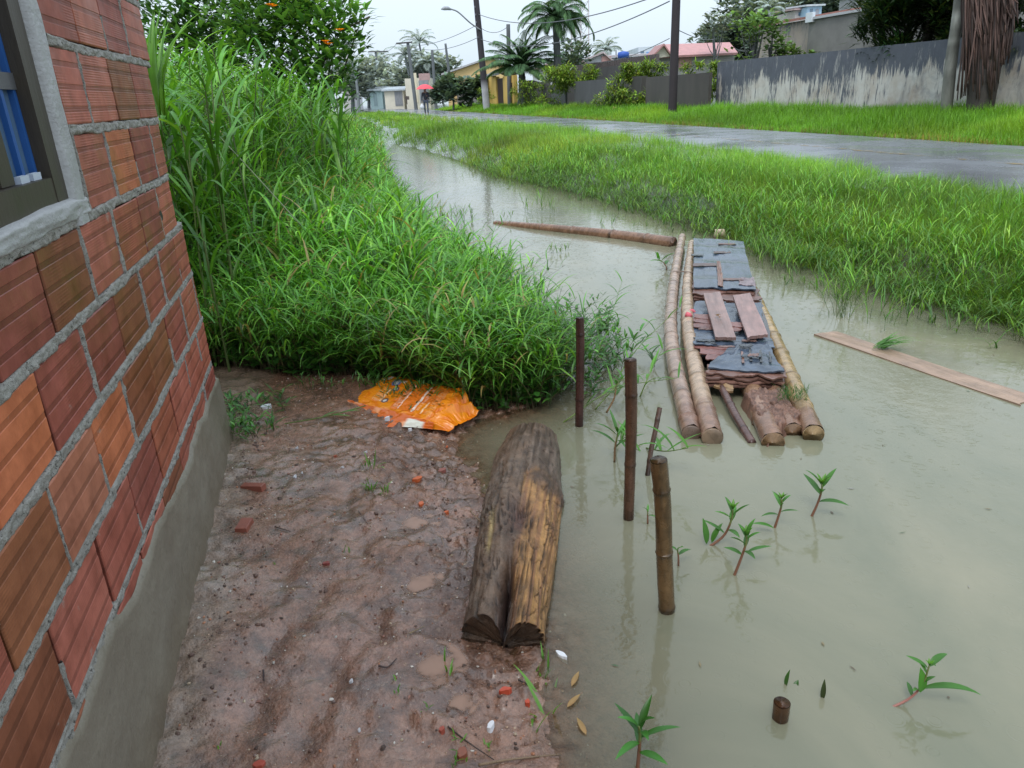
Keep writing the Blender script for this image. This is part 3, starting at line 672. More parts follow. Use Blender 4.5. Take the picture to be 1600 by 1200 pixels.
pole([rp(1208, 692, .015), rp(1170, 600, .035), rp(1120, 480, .05), rp(1095, 380, .05)], .055, .04, .4, (.33, .20, .10), h0=True, ph=.3, mud=.9)
pole([rp(1239, 676, .015), rp(1205, 606, .03), rp(1150, 480, .05), rp(1122, 380, .05)], .05, .04, .4, (.30, .18, .10), h0=True, ph=.7, mud=.8)
pole([rp(1271, 679, .03), rp(1240, 603, .05), rp(1196, 500, .05), rp(1140, 380, .05)], .05, .036, .38, (.40, .27, .13), h0=True, ph=.45, mud=.3)
pole([rp(1175, 692, .0), rp(1150, 650, .03), rp(1128, 606, .06)], .021, .021, .25, (.11, .06, .05), h0=True, ph=.2)
def lerp4(c, u, v):
    c = [A(x) for x in c]; return (c[0] * (1 - u)[..., None] + c[1] * u[..., None]) * (1 - v)[..., None] + (c[3] * (1 - u)[..., None] + c[2] * u[..., None]) * v[..., None]
def sheet(corners, col, thick=.008, jag=.02, nu=40, nv=40, wz=.01, seed=0, grooves=0, colvar=.4, ragged=(1, 1, 1, 1)):
    """torn sheet on four corner points: u runs along the first edge, v away from it; ragged edges: v0,u1,v1,u0"""
    mb = MB(); u, v = np.meshgrid(np.linspace(0, 1, nu), np.linspace(0, 1, nv), indexing='ij')
    L = np.linalg.norm(A(corners[1]) - A(corners[0])); H = np.linalg.norm(A(corners[3]) - A(corners[0]))
    e = lambda x, s: jag * (2.4 * fbm(x * 6, x * 0 + s * 3.3, oct=4, seed=seed))
    du = (ragged[3] * e(v, 1) * (1 - u) + ragged[1] * e(v, 2) * u) / L; dv = (ragged[0] * e(u, 3) * (1 - v) + ragged[2] * e(u, 4) * v) / H
    p = lerp4(corners, u + du, v + dv)
    p[..., 2] += wz * 2 * fbm(u * 3, v * 3, oct=3, seed=seed + 5) + wz * .5 * fbm(u * 14, v * 3, oct=2, seed=seed + 6)
    if grooves: p[..., 2] += -.004 * np.exp(-((np.mod(v * grooves, 1) - .5) / .06) ** 2)
    n1 = fbm(u * 5, v * 5, oct=4, seed=seed + 7); c = A(col)[None, None] * (1 + colvar * 2 * n1)[..., None]
    if grooves: c = mixc(c, (.03, .045, .03), np.exp(-((np.mod(v * grooves + .06 * n1, 1) - .5) / .07) ** 2) * .85)
    q = p.copy(); q[..., 2] -= thick
    mb.add(p.reshape(-1, 3), gridf(nu, nv), c.reshape(-1, 3)); mb.add(q.reshape(-1, 3), gridf(nu, nv)[:, ::-1], c.reshape(-1, 3) * .5)
    edges = [(p[:, 0], q[:, 0]), (p[-1, :], q[-1, :]), (p[::-1, -1], q[::-1, -1]), (p[0, ::-1], q[0, ::-1])]
    for a, b in edges: mb.add(np.concatenate([b, a]), gridf(2, len(a))[:, ::-1], A(col) * .8)
    return mb
def crop(x, y, z): return P(960 + x / 3.0775, 330 + y / 3.0775, z)
tarc = (.060, .082, .12); ply = (.17, .085, .065)
def rs(c, col, name, mat='tar', **kw): return build(name, sheet(c, col, **kw), M[mat], raft)
# lower brown deck showing between the sheets
rs([crop(378, 700, .088), crop(765, 655, .088), crop(700, 400, .092), crop(378, 400, .092)], (.06, .05, .05), 'deck_sheet', 'tar', thick=.012, jag=.02, seed=1)
# far sheet, three bands
rs([crop(381, 362, .155), crop(682, 378, .155), crop(617, 146, .15), crop(381, 128, .15)], tarc, 'roofing_sheet', thick=.01, jag=.022, wz=.012, seed=2, grooves=3, ragged=(1.4, .5, .5, .3))
for i, (a, b) in enumerate([((378, 392), (684, 396)), ((382, 410), (705, 430)), ((386, 425), (700, 440))]):
    rs([crop(a[0], a[1], .135 - .014 * i), crop(b[0], b[1], .135 - .014 * i), crop(b[0] - 20, b[1] - 60, .137 - .014 * i), crop(a[0], a[1] - 60, .137 - .014 * i)], A(ply) * (1 - .22 * i), 'plywood_layer', 'plank', thick=.008, jag=.03, wz=.006, seed=10 + i, nv=14, ragged=(2, 1, 0, .6))
rs([crop(600, 352, .162), crop(680, 360, .162), crop(668, 318, .162), crop(598, 318, .162)], (.22, .16, .17), 'plywood_layer', 'plank', thick=.005, jag=.01, seed=15, nu=20, nv=14)
rs([crop(500, 358, .1655), crop(528, 362, .1655), crop(508, 242, .1655), crop(490, 240, .1655)], (.24, .13, .10), 'plywood_layer', 'plank', thick=.004, jag=.012, seed=16, nu=12, nv=24)
# middle sheet and brown strips at its left
rs([crop(384, 615, .112), crop(735, 650, .112), crop(704, 440, .114), crop(382, 432, .114)], tarc, 'roofing_sheet', thick=.008, jag=.02, wz=.012, seed=3)
for i, (x0, y0, x1, y1) in enumerate([(380, 545, 470, 552), (380, 520, 472, 528), (384, 500, 480, 508), (540, 565, 610, 560), (545, 540, 612, 545)]):
    rs([crop(x0, y0 + 12, .129 + .006 * i), crop(x1, y1 + 12, .129 + .006 * i), crop(x1, y1 - 10, .131 + .006 * i), crop(x0, y0 - 8, .131 + .006 * i)], A((.20, .09, .075)) * (.8 + .1 * i), 'plywood_layer', 'plank', thick=.005, jag=.008, wz=.004, seed=20 + i, nu=24, nv=8, ragged=(1, 1.6, 1, .3))
# near sheet with splits, torn step at left
rs([crop(450, 745, .15), crop(815, 772, .15), crop(748, 640, .142), crop(565, 640, .142)], tarc, 'roofing_sheet', thick=.009, jag=.016, wz=.012, seed=4)
rs([crop(380, 640, .139), crop(772, 655, .136), crop(760, 610, .132), crop(384, 600, .134)], tarc, 'roofing_sheet', thick=.008, jag=.016, wz=.008, seed=5, nv=18)
for i in range(3):
    rs([crop(382 + 30 * i, 655 + 27 * i, .125 - .003 * i), crop(566, 668 + 24 * i, .128 - .003 * i), crop(560, 640 + 24 * i, .130 - .003 * i), crop(382 + 30 * i, 625 + 24 * i, .127 - .003 * i)], A((.25, .105, .09)) * (1 - .1 * i), 'plywood_layer', 'plank', thick=.006, jag=.008, wz=.004, seed=30 + i, nu=30, nv=8, ragged=(1, .5, 1, 1))
for i, (px, py, ln_) in enumerate([(617, 700, 55), (655, 690, 60), (705, 695, 60), (750, 700, 50)]):
    rs([crop(px - 4, py + ln_ * .5, .156), crop(px + 8, py + ln_ * .5, .156), crop(px + 2, py - ln_ * .5, .1525), crop(px - 8, py - ln_ * .5, .1525)], (.016, .016, .018) if i else (.2, .09, .06), 'split', 'tar', thick=.003, jag=.006, wz=.001, seed=40 + i, nu=6, nv=16)
for i in range(4):
    z = .128 - .016 * i
    rs([crop(444 - 2 * i, 782 + 18 * i, z), crop(822 - 4 * i, 800 + 13 * i, z), crop(806, 740 + 8 * i, z + .004), crop(452, 735 + 10 * i, z + .004)], A((.20, .105, .08)) * (1.0, .75, 1.05, .6)[i], 'plywood_layer', 'plank', thick=.009, jag=.022, wz=.008, seed=50 + i, nv=16, ragged=(1.8, .8, 0, .8))
rs([crop(412, 815, .075), crop(566, 872, .07), crop(572, 842, .085), crop(418, 775, .09)], (.27, .17, .085), 'plywood_layer', 'plank', thick=.012, jag=.012, seed=60, nu=24, nv=12)
r4 = random.Random(8)
for i in range(16):            # broken strips and scabs of peeled sheet
    cx_, cy_ = r4.uniform(390, 690), r4.choice([r4.uniform(420, 640), r4.uniform(150, 350), r4.uniform(640, 740)]); hw_, hh_ = r4.uniform(22, 60), r4.uniform(2.5, 7)
    if cx_ > 600 and cy_ < 300: cx_ -= 120
    z_ = .160 + .0003 * i if cy_ < 370 else (.140 if cy_ < 640 else .161) + .0003 * i
    if cy_ > 640 and cx_ < 560: cx_ += 120
    rs([crop(cx_ - hw_, cy_ + hh_, z_), crop(cx_ + hw_, cy_ + hh_, z_), crop(cx_ + hw_ * .9, cy_ - hh_, z_), crop(cx_ - hw_, cy_ - hh_, z_)], [(.03, .034, .04), (.15, .08, .065), (.10, .06, .05), (.05, .06, .075), (.19, .11, .09)][i % 5], 'peeled_strip', 'plank' if i % 5 in (1, 2, 4) else 'tar', thick=.004, jag=.012, wz=.003, seed=300 + i, nu=18, nv=6, ragged=(1, 1.5, 1, 1.5))
# mud on the near poles
md = MB(); u, v = np.meshgrid(np.linspace(0, 1, 110), np.linspace(0, 1, 130), indexing='ij')
p = lerp4([crop(742, 1105, .05), crop(930, 985, .065), crop(800, 845, .085), crop(590, 855, .08)], u, v)
edge = np.minimum(np.minimum(u, 1 - u), np.minimum(v, 1 - v)) * 3.2 + .55 * fbm(u * 4, v * 4, oct=3, seed=200)
hole = np.exp(-((u - .55) / .055) ** 2 - ((v - .56) / .035) ** 2)
p[..., 2] += -.115 + .125 * sstep(0, .4, edge) + .03 * fbm(u * 7, v * 9, oct=4, seed=201) + .012 * fbm(u * 26, v * 30, oct=3, seed=202) - .05 * hole - .035 * np.exp(-((u - .62) / .06) ** 2) * sstep(.32, .1, v)
mc = mixc((.24, .125, .085), (.15, .075, .05), sstep(-.15, .15, fbm(u * 18, v * 22, oct=3, seed=203)))
md.add(p.reshape(-1, 3), gridf(110, 130), mc.reshape(-1, 3)); build('caked_mud', md, M['clod'], raft, smooth=True)
tie = MB()
for kx in range(3):
    th = np.linspace(0, 2 * PI, 22); cpt = crop(363, 500 + 5 * kx, .072); ax_ = norm(crop(350, 480, .09) - crop(348, 520, .09)); s1 = norm(np.cross(ax_, [0, 0, 1])); s2 = np.cross(s1, ax_)
    tube(tie, cpt + (s1[None] * np.cos(th)[:, None] + s2[None] * np.sin(th)[:, None]) * (.042 + .003 * kx) + ax_ * rng.uniform(-.012, .012, (22, 1)), .009, 6, (.62, .13, .16), False)
build('cloth_tie', tie, M['cloth'], raft, smooth=True); tie = MB(); tube(tie, [crop(345, 505, .12), crop(352, 498, .135), crop(362, 502, .13), crop(372, 508, .12)], [.012, .022, .02, .008], 8, (.62, .13, .16)); build('cloth_knot', tie, M['cloth'], raft, smooth=True)
tie = MB(); tube(tie, [crop(268, 300, .05), crop(285, 292, .118), crop(330, 290, .127), crop(378, 296, .125), crop(395, 300, .09)], .007, 6, (.2, .15, .12)); build('rope_tie', tie, M['cloth'], raft, smooth=True)
gm = MB(); b = A([crop(840 + rng.uniform(-60, 90), 880 + rng.uniform(-25, 35), .105) for _ in range(240)])
ribbons(gm, b, rng.uniform(0, 6.3, 240), rng.uniform(.02, .06, 240), .003, .3, 1.2, 3, (.06, .16, .03), 0); build('moss_tuft', gm, M['grass'], raft)
# loose planks on the raft and one floating
def plank(c, col, name, label, thick=.02, seed=0, **kw): return build(name, sheet(c, col, thick=thick, jag=.012, wz=.004, seed=seed, ragged=(1.3, .15, 1, .15), **kw), M['plank'], None, label, 'plank')
plank([crop(486, 604, .172), crop(584, 606, .172), crop(508, 388, .19), crop(428, 392, .19)], (.25, .155, .135), 'loose_plank', 'loose brown board lying on the raft sheets, left one with dead leaves', seed=70)
plank([crop(640, 606, .172), crop(738, 588, .172), crop(652, 392, .19), crop(570, 404, .19)], (.30, .18, .16), 'loose_plank', 'loose pinkish board lying on the raft sheets, right one with splintered end', seed=71)
mb = MB(); ribbons(mb, [crop(490 + 12 * i, 503 + 3 * (i % 3), .195) for i in range(3)], [.3, 2.2, 4], .035, .02, 1.2, .6, 3, (.22, .11, .03), .2, 'leaf'); build('dead_leaf', mb, M['leaf'], None, 'curled dead brown leaf on the left board of the raft', 'leaf')
plank([P(1592, 632, .006), P(1612, 618, .010), P(1306, 517, .016), P(1272, 521, .014)], (.33, .22, .155), 'floating_plank', 'long pale plank floating in the water at right of the raft', thick=.016, seed=72, nv=80)
mb = MB(); b = A([P(1372 + rng.uniform(-10, 10), 543 + rng.uniform(-3, 3), .02) for _ in range(26)])
ribbons(mb, b, rng.normal(0, .35, 26), rng.uniform(.12, .26, 26), .012, 1.0, .75, 5, (.10, .26, .05), .1); build('grass_tuft', mb, M['grass'], None, 'torn green grass tuft lying across the floating plank', 'grass tuft')
# ------------------------------------------------------------------ orange bag
def smoothmax(a, b): return np.maximum(a, b)
BA, BB = ground(566, 613, .05), ground(724, 674, .05)
bx = norm((BB - BA) * [1, 1, 0]); by = A([-bx[1], bx[0], 0]) ; BL = np.linalg.norm((BB - BA)[:2])
BZ = .045
u, v = np.meshgrid(np.linspace(0, 1, 240), np.linspace(0, 1, 150), indexing='ij')
wid = .35 * (1 - .22 * sstep(.75, 1, u)) * (1 - .10 * sstep(.25, 0, u))
crumple = np.abs(fbm(u * 5 + v, v * 4 - u, oct=3, seed=300)) * 2; fine = np.abs(fbm(u * 13, v * 8, oct=3, seed=301))
big = sstep(.62, .95, u)
hgt = (.03 + .085 * v) * sstep(0, .05, v) * sstep(1., .93, v) * (.85 + .25 * big - .25 * sstep(.1, 0, u)) * (1 - .9 * sstep(.84, 1., u + .06 * (v - .5))) + (.03 * (crumple - .3) * (.35 + 1.2 * big) - .018 * fine) * sstep(0, .08, v)
notch_ = .05 * np.exp(-((v - .62) / .10) ** 2) * sstep(.07, 0, u) + .05 * sstep(.55, .95, v) * sstep(.2, 0, u) * 0
fold = np.exp(-((u - .83 - .12 * (v - .4)) / .022) ** 2); hgt = hgt - .025 * fold + .018 * np.exp(-((u - .87 - .12 * (v - .4)) / .02) ** 2)
pu = u * BL * (1.0) + .02 * fbm(v * 3, u * 2, oct=2, seed=302) * (np.abs(u - .5) > .3) + notch_
pv = (v - .42) * wid + .012 * fbm(u * 9, v * 2, oct=3, seed=303)
pos = A([BA[0], BA[1], BZ]) + bx * pu[..., None] + by * pv[..., None] + A([0, 0, 1.]) * np.maximum(hgt, .001)[..., None]
org = A((.82, .25, .012)); deep = A((.66, .12, .006)); yel = A((.86, .31, .02))
c = mixc(org, yel, sstep(-.1, .2, fbm(u * 4, v * 3, oct=3, seed=304))); c = mixc(c, deep, sstep(.05, .22, fine - .1 * 0) * .55)
ins = lambda a, b, x: ((x > a) & (x < b)).astype(float)
def blk(u0, u1, v0, v1, col, f=.9):
    global c; c = mixc(c, col, ins(u0, u1, u + .10 * (v - .5)) * ins(v0, v1, v) * f)
blk(.37, .60, .18, .86, (.72, .16, .02), .8)
blk(.60, .76, .45, .86, (.70, .17, .03), .7)
lines_ = lambda fr, ph: ((np.sin((u + .10 * (v - .5)) * fr + ph) > .25) & (vnoise(u * 60, v * 50, seed=5) > .35)).astype(float)
c = mixc(c, (.80, .62, .50), ins(.385, .43, u + .1 * (v - .5)) * ins(.22, .82, v) * lines_(620, 0) * .55)
c = mixc(c, (.85, .70, .60), ins(.435, .445, u + .1 * (v - .5)) * ins(.2, .84, v) * .85)
c = mixc(c, (.85, .72, .62), ins(.565, .585, u + .1 * (v - .5)) * ins(.2, .86, v) * .85)
c = mixc(c, (.85, .70, .58), ins(.60, .625, u + .1 * (v - .5)) * ins(.25, .8, v) * lines_(620, 1) * .5)
c = mixc(c, (.88, .66, .40), ins(.655, .668, u + .1 * (v - .5)) * ins(.2, .5, v) * .8)
c = mixc(c, (.86, .60, .30), ins(.69, .76, u + .1 * (v - .5)) * ins(.2, .8, v) * lines_(700, 2) * .45)
c = mixc(c, (.88, .62, .35), ins(.16, .24, u + .1 * (v - .5)) * ins(.25, .62, v) * lines_(520, 1) * .55)
c = mixc(c, (.86, .62, .40), ins(.235, .25, u + .1 * (v - .5)) * ins(.25, .6, v) * .7)
c = mixc(c, (.8, .75, .7), ins(.02, .13, u) * ins(.80, .92, v) * (vnoise(u * 50, v * 22, seed=9) > .4) * .8)
for cu, cv, rr, colr in [(.30, .30, .026, (.1, .1, .12)), (.275, .62, .024, (.10, .10, .12)), (.215, .78, .036, (.12, .25, .55))]:
    q = np.hypot((u - cu) * BL, (v - cv) * .30); c = mixc(c, colr, (q < rr * .75) * .9); c = mixc(c, (.75, .72, .68), (q < rr * .38) * .85)
c = mixc(c, (.75, .70, .62), ins(.21, .29, u) * ins(.80, .86, v) * .7)
bg = MB(); bg.add(pos.reshape(-1, 3), gridf(240, 150), c.reshape(-1, 3))
bagr = thing('plastic_bag', 'crumpled orange plastic sack with faded print lying at the muddy grass edge', 'bag', A([BA[0], BA[1], BZ]) + bx * BL / 2)
build('sack', bg, M['bag'], bagr, smooth=True)
u, v = np.meshgrid(np.linspace(0, 1, 120), np.linspace(0, 1, 24), indexing='ij')       # the torn underside that hangs out in front
ww = .02 + .085 * np.exp(-((u - .56) / .22) ** 2) * (1 + .5 * fbm(u * 9, u * 0, oct=3, seed=310))
pv = -.42 * .35 - ww * v + .02; zz = .035 * (1 - v) + .004 + .022 * np.abs(fbm(u * 9, v * 3, oct=3, seed=311)) 
pos = A([BA[0], BA[1], BZ]) + bx * (.02 + u * BL * .86)[..., None] + by * pv[..., None] + A([0, 0, 1.]) * zz[..., None]
c = mixc((.62, .12, .008), (.78, .30, .12), sstep(.0, .25, fbm(u * 8, v * 3, oct=3, seed=312))); c = mixc(c, (.74, .72, .62), sstep(.72, .76, u) * sstep(.92, .88, u) * sstep(.2, .3, v))
fl = MB(); fl.add(pos.reshape(-1, 3), gridf(120, 24)[:, ::-1], c.reshape(-1, 3)); build('torn_flap', fl, M['bag'], bagr, smooth=True)
# ------------------------------------------------------------------ litter, shards, gravel, twigs
def slab(px, py, length, width, thick, rot, col, name, label, cat, jag=.0, seed=0, tilt=0., group=None, mat='shard', ribs=0):
    p = ground(px, py); n = 14; th = np.linspace(0, 2 * PI, n, endpoint=False)
    if jag == 0: pts = A([(-1, -1), (1, -1), (1, 1), (-1, 1)]) * [length / 2, width / 2]
    else:
        rr = 1 + jag * 2 * fbm(np.cos(th) * 1.7 + seed * 3.1, np.sin(th) * 1.7, oct=2, seed=seed); pts = np.stack([np.cos(th) * rr * length / 2, np.sin(th) * rr * width / 2], -1)
    c, s = math.cos(rot), math.sin(rot); pts = pts @ A([[c, s], [-s, c]]); m = len(pts)
    top = np.concatenate([pts, (thick + tilt * (pts[:, :1] * c + pts[:, 1:] * s) / length)], 1); lo = np.concatenate([pts * 1.03, np.full((m, 1), -.01)], 1)
    inn = np.concatenate([pts * .93, top[:, 2:] + .0012], 1)
    mb = MB(); mb.add(np.concatenate([lo, top, inn]) + A([p[0], p[1], p[2] + .002]), [A([[i, (i + 1) % m, m + (i + 1) % m, m + i] for i in range(m)] + [[m + i, m + (i + 1) % m, 2 * m + (i + 1) % m, 2 * m + i] for i in range(m)]), A([[2 * m + i for i in range(m)]])], col)
    if ribs:
        for k in range(ribs):
            f = (k + .5) / ribs - .5; a = A([-length * .47, f * width * .9]); b = A([length * .47, f * width * .9]); a, b = [q @ A([[c, s], [-s, c]]) for q in (a, b)]
            tube(mb, [A([a[0], a[1], thick - .0005 - tilt * .46]) + A([p[0], p[1], p[2] + .002]), A([b[0], b[1], thick - .0005 + tilt * .46]) + A([p[0], p[1], p[2] + .002])], .0022, 5, A(col) * .9)
    return build(name, mb, M[mat], None, label, cat, group)
brk = (.27, .085, .055)
slab(396, 763, .10, .034, .016, -.25, brk, 'brick_piece', 'long narrow ribbed red brick fragment on the grey mortar splash', 'brick fragment', tilt=.006, ribs=4)
slab(382, 823, .072, .045, .014, 1.52, brk, 'brick_piece', 'squarish ribbed red brick fragment on mud near the wall', 'brick fragment', tilt=.004, ribs=5)
G = 'broken tile bits on the mud'; og = (.52, .11, .03)
for px, py, L, W, r, cl, lb in [(652, 749, .042, .024, .4, og, 'orange tile chip above the first puddle'), (658, 789, .022, .020, 1.3, og, 'small upright orange tile chip at the puddle rim'), (697, 700, .024, .018, .2, og, 'bright orange tile chip below the end of the orange bag'), (690, 736, .04, .025, .5, (.26, .09, .07), 'dull red tile chip near the shallow water edge'), (697, 802, .018, .014, .2, og, 'tiny orange tile chip left of the log'), (510, 882, .03, .016, .1, (.26, .06, .05), 'dark red tile chip in the middle of the mud'), (788, 1080, .034, .016, .1, (.50, .07, .03), 'bright red tile chip beside the near end of the log'), (824, 1099, .014, .014, .9, (.50, .07, .03), 'small red tile chip at the water edge'), (722, 1178, .032, .026, .8, (.24, .075, .04), 'brown tile chip beside the bent twig'), (690, 1142, .016, .012, .8, (.36, .08, .05), 'little red tile chip above the bent twig'), (405, 1196, .03, .02, 0, (.42, .08, .05), 'red tile chip at the bottom of the mud'), (524, 714, .014, .01, 0, (.4, .1, .05), 'tiny red tile chip on smooth mud above the sprigs')]:
    slab(px, py, L, W, .006, r, cl, 'tile_chip', lb, 'tile chip', .45, int(px), .004, G)
G = 'white litter scraps on the mud'
for px, py, L, W, r, lb in [(414, 637, .055, .035, .3, 'white foam cup scrap in the weeds by the wall corner'), (767, 1137, .020, .017, .6, 'white foam crumb in the bottom mud near the log'), (876, 1026, .045, .018, -.9, 'white paper triangle in shallow water beside the log'), (461, 746, .014, .012, .9, 'white chip right of the ribbed brick fragments'), (472, 740, .008, .008, .4, 'tiny white chip beside the larger white chip'), (572, 709, .016, .008, -.5, 'white chip next to the green sprigs'), (605, 655, .026, .012, .1, 'white paper scrap below the left of the orange bag'), (641, 673, .024, .010, -.2, 'white paper scrap under the orange bag'), (464, 701, .014, .008, 0, 'white chip on mud left of the bag'), (535, 731, .012, .006, -.2, 'small white flake left of the green sprigs'), (549, 1066, .010, .010, .4, 'white pebble in the middle of the lower mud'), (561, 1143, .008, .008, .4, 'round white pebble low in the mud')]:
    slab(px, py, L, W, .01 if L > .015 else .005, r, (.72, .73, .76), 'white_scrap', lb, 'litter', .4, int(px + py), .006, G, 'white')
mb = MB(); p = P(578, 1, 0)
G = 'yellowed dead leaves in the shallow water'
for px, py, r, lb in [(893, 1072, 1.1, 'yellow dead leaf in the shallows, upper one'), (886, 1105, .8, 'yellow dead leaf in the shallows, lower one'), (916, 1148, 1.9, 'sunken pale dead leaf nearest the bottom edge')]:
    mb = MB(); p = P(px, py, .004); ribbons(mb, [p], [r], .06, .016, 1.45, .15, 6, (.42, .26, .10), .12, 'leaf'); build('dead_leaf', mb, M['leaf'], None, lb, 'leaf', G)
def twig(pts, r, col, label, name='twig', group='twigs on the mud'):
    q = [ground(*a) + A([0, 0, r + .004 + (a[2] if len(a) > 2 else 0)]) for a in [(x[0], x[1]) for x in pts]]; mb = MB(); tube(mb, spline(q, 12), np.linspace(r, r * .5, 12), 6, col); return build(name, mb, M['bark'], None, label, 'twig', group, smooth=True)
br = (.12, .07, .045)
twig([(748, 1199), (800, 1190), (876, 1182)], .004, (.26, .17, .10), 'long pale twig across the bottom edge of the mud')
twig([(700, 1138), (735, 1165), (772, 1190)], .0025, (.05, .03, .022), 'thin dark bent twig beside the brown tile chip')
twig([(700, 838), (722, 855), (737, 873)], .002, (.20, .12, .07), 'thin straw twig left of the log middle'); twig([(690, 842), (694, 855)], .002, (.3, .2, .12), 'short pale straw left of the log')
twig([(430, 825), (455, 833)], .003, br, 'short dark stick right of the square brick fragment'); twig([(412, 1050), (413, 1066)], .003, (.05, .03, .03), 'small upright black stick in the lower mud')
twig([(592, 1043), (606, 1045), (620, 1032)], .003, (.06, .035, .03), 'curved dark twig left of the lower puddle'); twig([(640, 992), (665, 980)], .0018, (.28, .2, .1), 'thin straw above the lower puddle'); twig([(735, 800), (752, 818)], .002, (.3, .22, .12), 'bent straw at the water edge left of the log'); twig([(810, 1065), (835, 1078)], .003, (.05, .035, .03), 'short dark stick below the log')
twig([(560, 800), (575, 820)], .002, (.09, .05, .04), 'fine dark twig left of the first puddle')

def pebbles(n, xr, yr, smin, smax, cols, seed, pred, sink=.3):
    r = np.random.RandomState(seed); x = r.uniform(*xr, n); y = r.uniform(*yr, n) ; keep = pred(x, y, r); x, y = x[keep], y[keep]; n = len(x)
    z = height(x, y); s = smin * (smax / smin) ** (r.uniform(0, 1, n) ** 2.2)
    ico = A([(0, 0, 1), (.894, 0, .447), (.276, .851, .447), (-.724, .526, .447), (-.724, -.526, .447), (.276, -.851, .447), (.724, .526, -.447), (-.276, .851, -.447), (-.894, 0, -.447), (-.276, -.851, -.447), (.724, -.526, -.447), (0, 0, -1)])
    F = A([(0, 1, 2), (0, 2, 3), (0, 3, 4), (0, 4, 5), (0, 5, 1), (1, 6, 2), (2, 7, 3), (3, 8, 4), (4, 9, 5), (5, 10, 1), (2, 6, 7), (3, 7, 8), (4, 8, 9), (5, 9, 10), (1, 10, 6), (6, 11, 7), (7, 11, 8), (8, 11, 9), (9, 11, 10), (10, 11, 6)])
    V = ico[None] * r.uniform(.6, 1.25, (n, 12, 1)) * (s[:, None, None] * A([1, 1, .7])) * r.uniform(.6, 1.3, (n, 1, 3)) + np.stack([x, y, z + s * (.5 - sink)], -1)[:, None, :]
    cc = A(cols)[r.randint(0, len(cols), n)] * r.uniform(.7, 1.2, (n, 1)); mb = MB()
    mb.add(V.reshape(-1, 3), (F[None] + (np.arange(n) * 12)[:, None, None]).reshape(-1, 3), np.repeat(cc, 12, 0)); return mb
inyard = lambda x, y: (dleft(x, y) > -.12) & (y < yfront(x) + .05) & (tof(x, y) > WALLT + .03)
gv = pebbles(14000, (-1.4, .2), (1.25, 4.2), .0012, .0065, [(.36, .24, .16), (.42, .32, .22), (.28, .12, .08), (.16, .10, .08), (.34, .14, .07), (.30, .19, .13), (.22, .12, .09), (.55, .5, .44)], 5, lambda x, y, r: inyard(x, y) & (r.uniform(0, 1, len(x)) < .35 + 2.2 * np.clip(fbm(x * 4, y * 4, oct=3, seed=400), 0, 1)))
build('gravel', gv, M['shard'], kind='stuff')
cl = pebbles(6500, (-1.4, .2), (1.4, 4.1), .003, .011, [(.13, .075, .055), (.17, .095, .07), (.10, .058, .042), (.20, .115, .085)], 6, lambda x, y, r: inyard(x, y) & (dleft(x, y) > .0) & (r.uniform(0, 1, len(x)) < np.exp(-((dleft(x, y) - .13) / .14) ** 2) * (.3 + 2.4 * np.clip(fbm(x * 6, y * 6, oct=3, seed=401) + .15, 0, 1)) + .05 + .5 * np.exp(-((tof(x, y) - WALLT - .1) / .07) ** 2)), .45)
build('mud_clods', cl, M['clod'], kind='stuff', smooth=True)
fb = MB(); r = np.random.RandomState(55); n = 1100; s_ = r.uniform(1.2, 26, n); t_ = np.where(r.uniform(0, 1, n) < .55, bankr(s_) - r.exponential(.35, n), r.uniform(.2, 4.2, n)); x = UU[0] * s_ + NN[0] * t_; y = UU[1] * s_ + NN[1] * t_; k_ = (height(x, y, False) < -.03) & (y > 1.3); x, y = x[k_], y[k_]
ribbons(fb, np.stack([x, y, 0 * x + .003], -1), r.uniform(0, 6.3, len(x)), r.uniform(.008, .035, len(x)), r.uniform(.003, .009, len(x)), 1.5, .1, 2, A([(.12, .08, .04), (.2, .16, .08), (.05, .10, .03), (.30, .28, .24)])[r.randint(0, 4, len(x))], 0, 'leaf')
build('floating_debris', fb, M['stem'], kind='stuff')
# ------------------------------------------------------------------ vegetation near
def gcol(pal, M_, r=rng, var=.25):
    pal = A(pal); return pal[r.randint(0, len(pal), M_)] * (1 + r.normal(0, var, (M_, 1))).clip(.45, 1.7)
G1 = [(.12, .34, .035), (.16, .42, .045), (.10, .30, .04), (.22, .48, .06), (.075, .23, .035)]
G2 = [(.18, .42, .045), (.23, .47, .05), (.15, .36, .045), (.28, .47, .06), (.22, .38, .06), (.15, .33, .05)]
G3 = [(.075, .24, .04), (.10, .29, .05), (.06, .19, .035), (.13, .34, .055)]
def inhouse(x, y): return (tof(x, y) < WALLT + .06) & (sof(x, y) < WALLS + .12)
def scatter(n, xr, yr, pred, seed, power=1.3, clump=0.):
    r = np.random.RandomState(seed); x = r.uniform(*xr, n); u = r.uniform(0, 1, n)
    y0, y1 = yr; y = (y0 ** (1 - power) + u * (y1 ** (1 - power) - y0 ** (1 - power))) ** (1 / (1 - power))
    k = pred(x, y, r); x, y = x[k], y[k]
    return np.stack([x, y, height(x, y)], -1), r
leaf, stem = MB(), MB()
def lm(x, y): return dleft(x, y) + .25 * fbm(x * 1.5, y * 1.5, oct=3, seed=500)
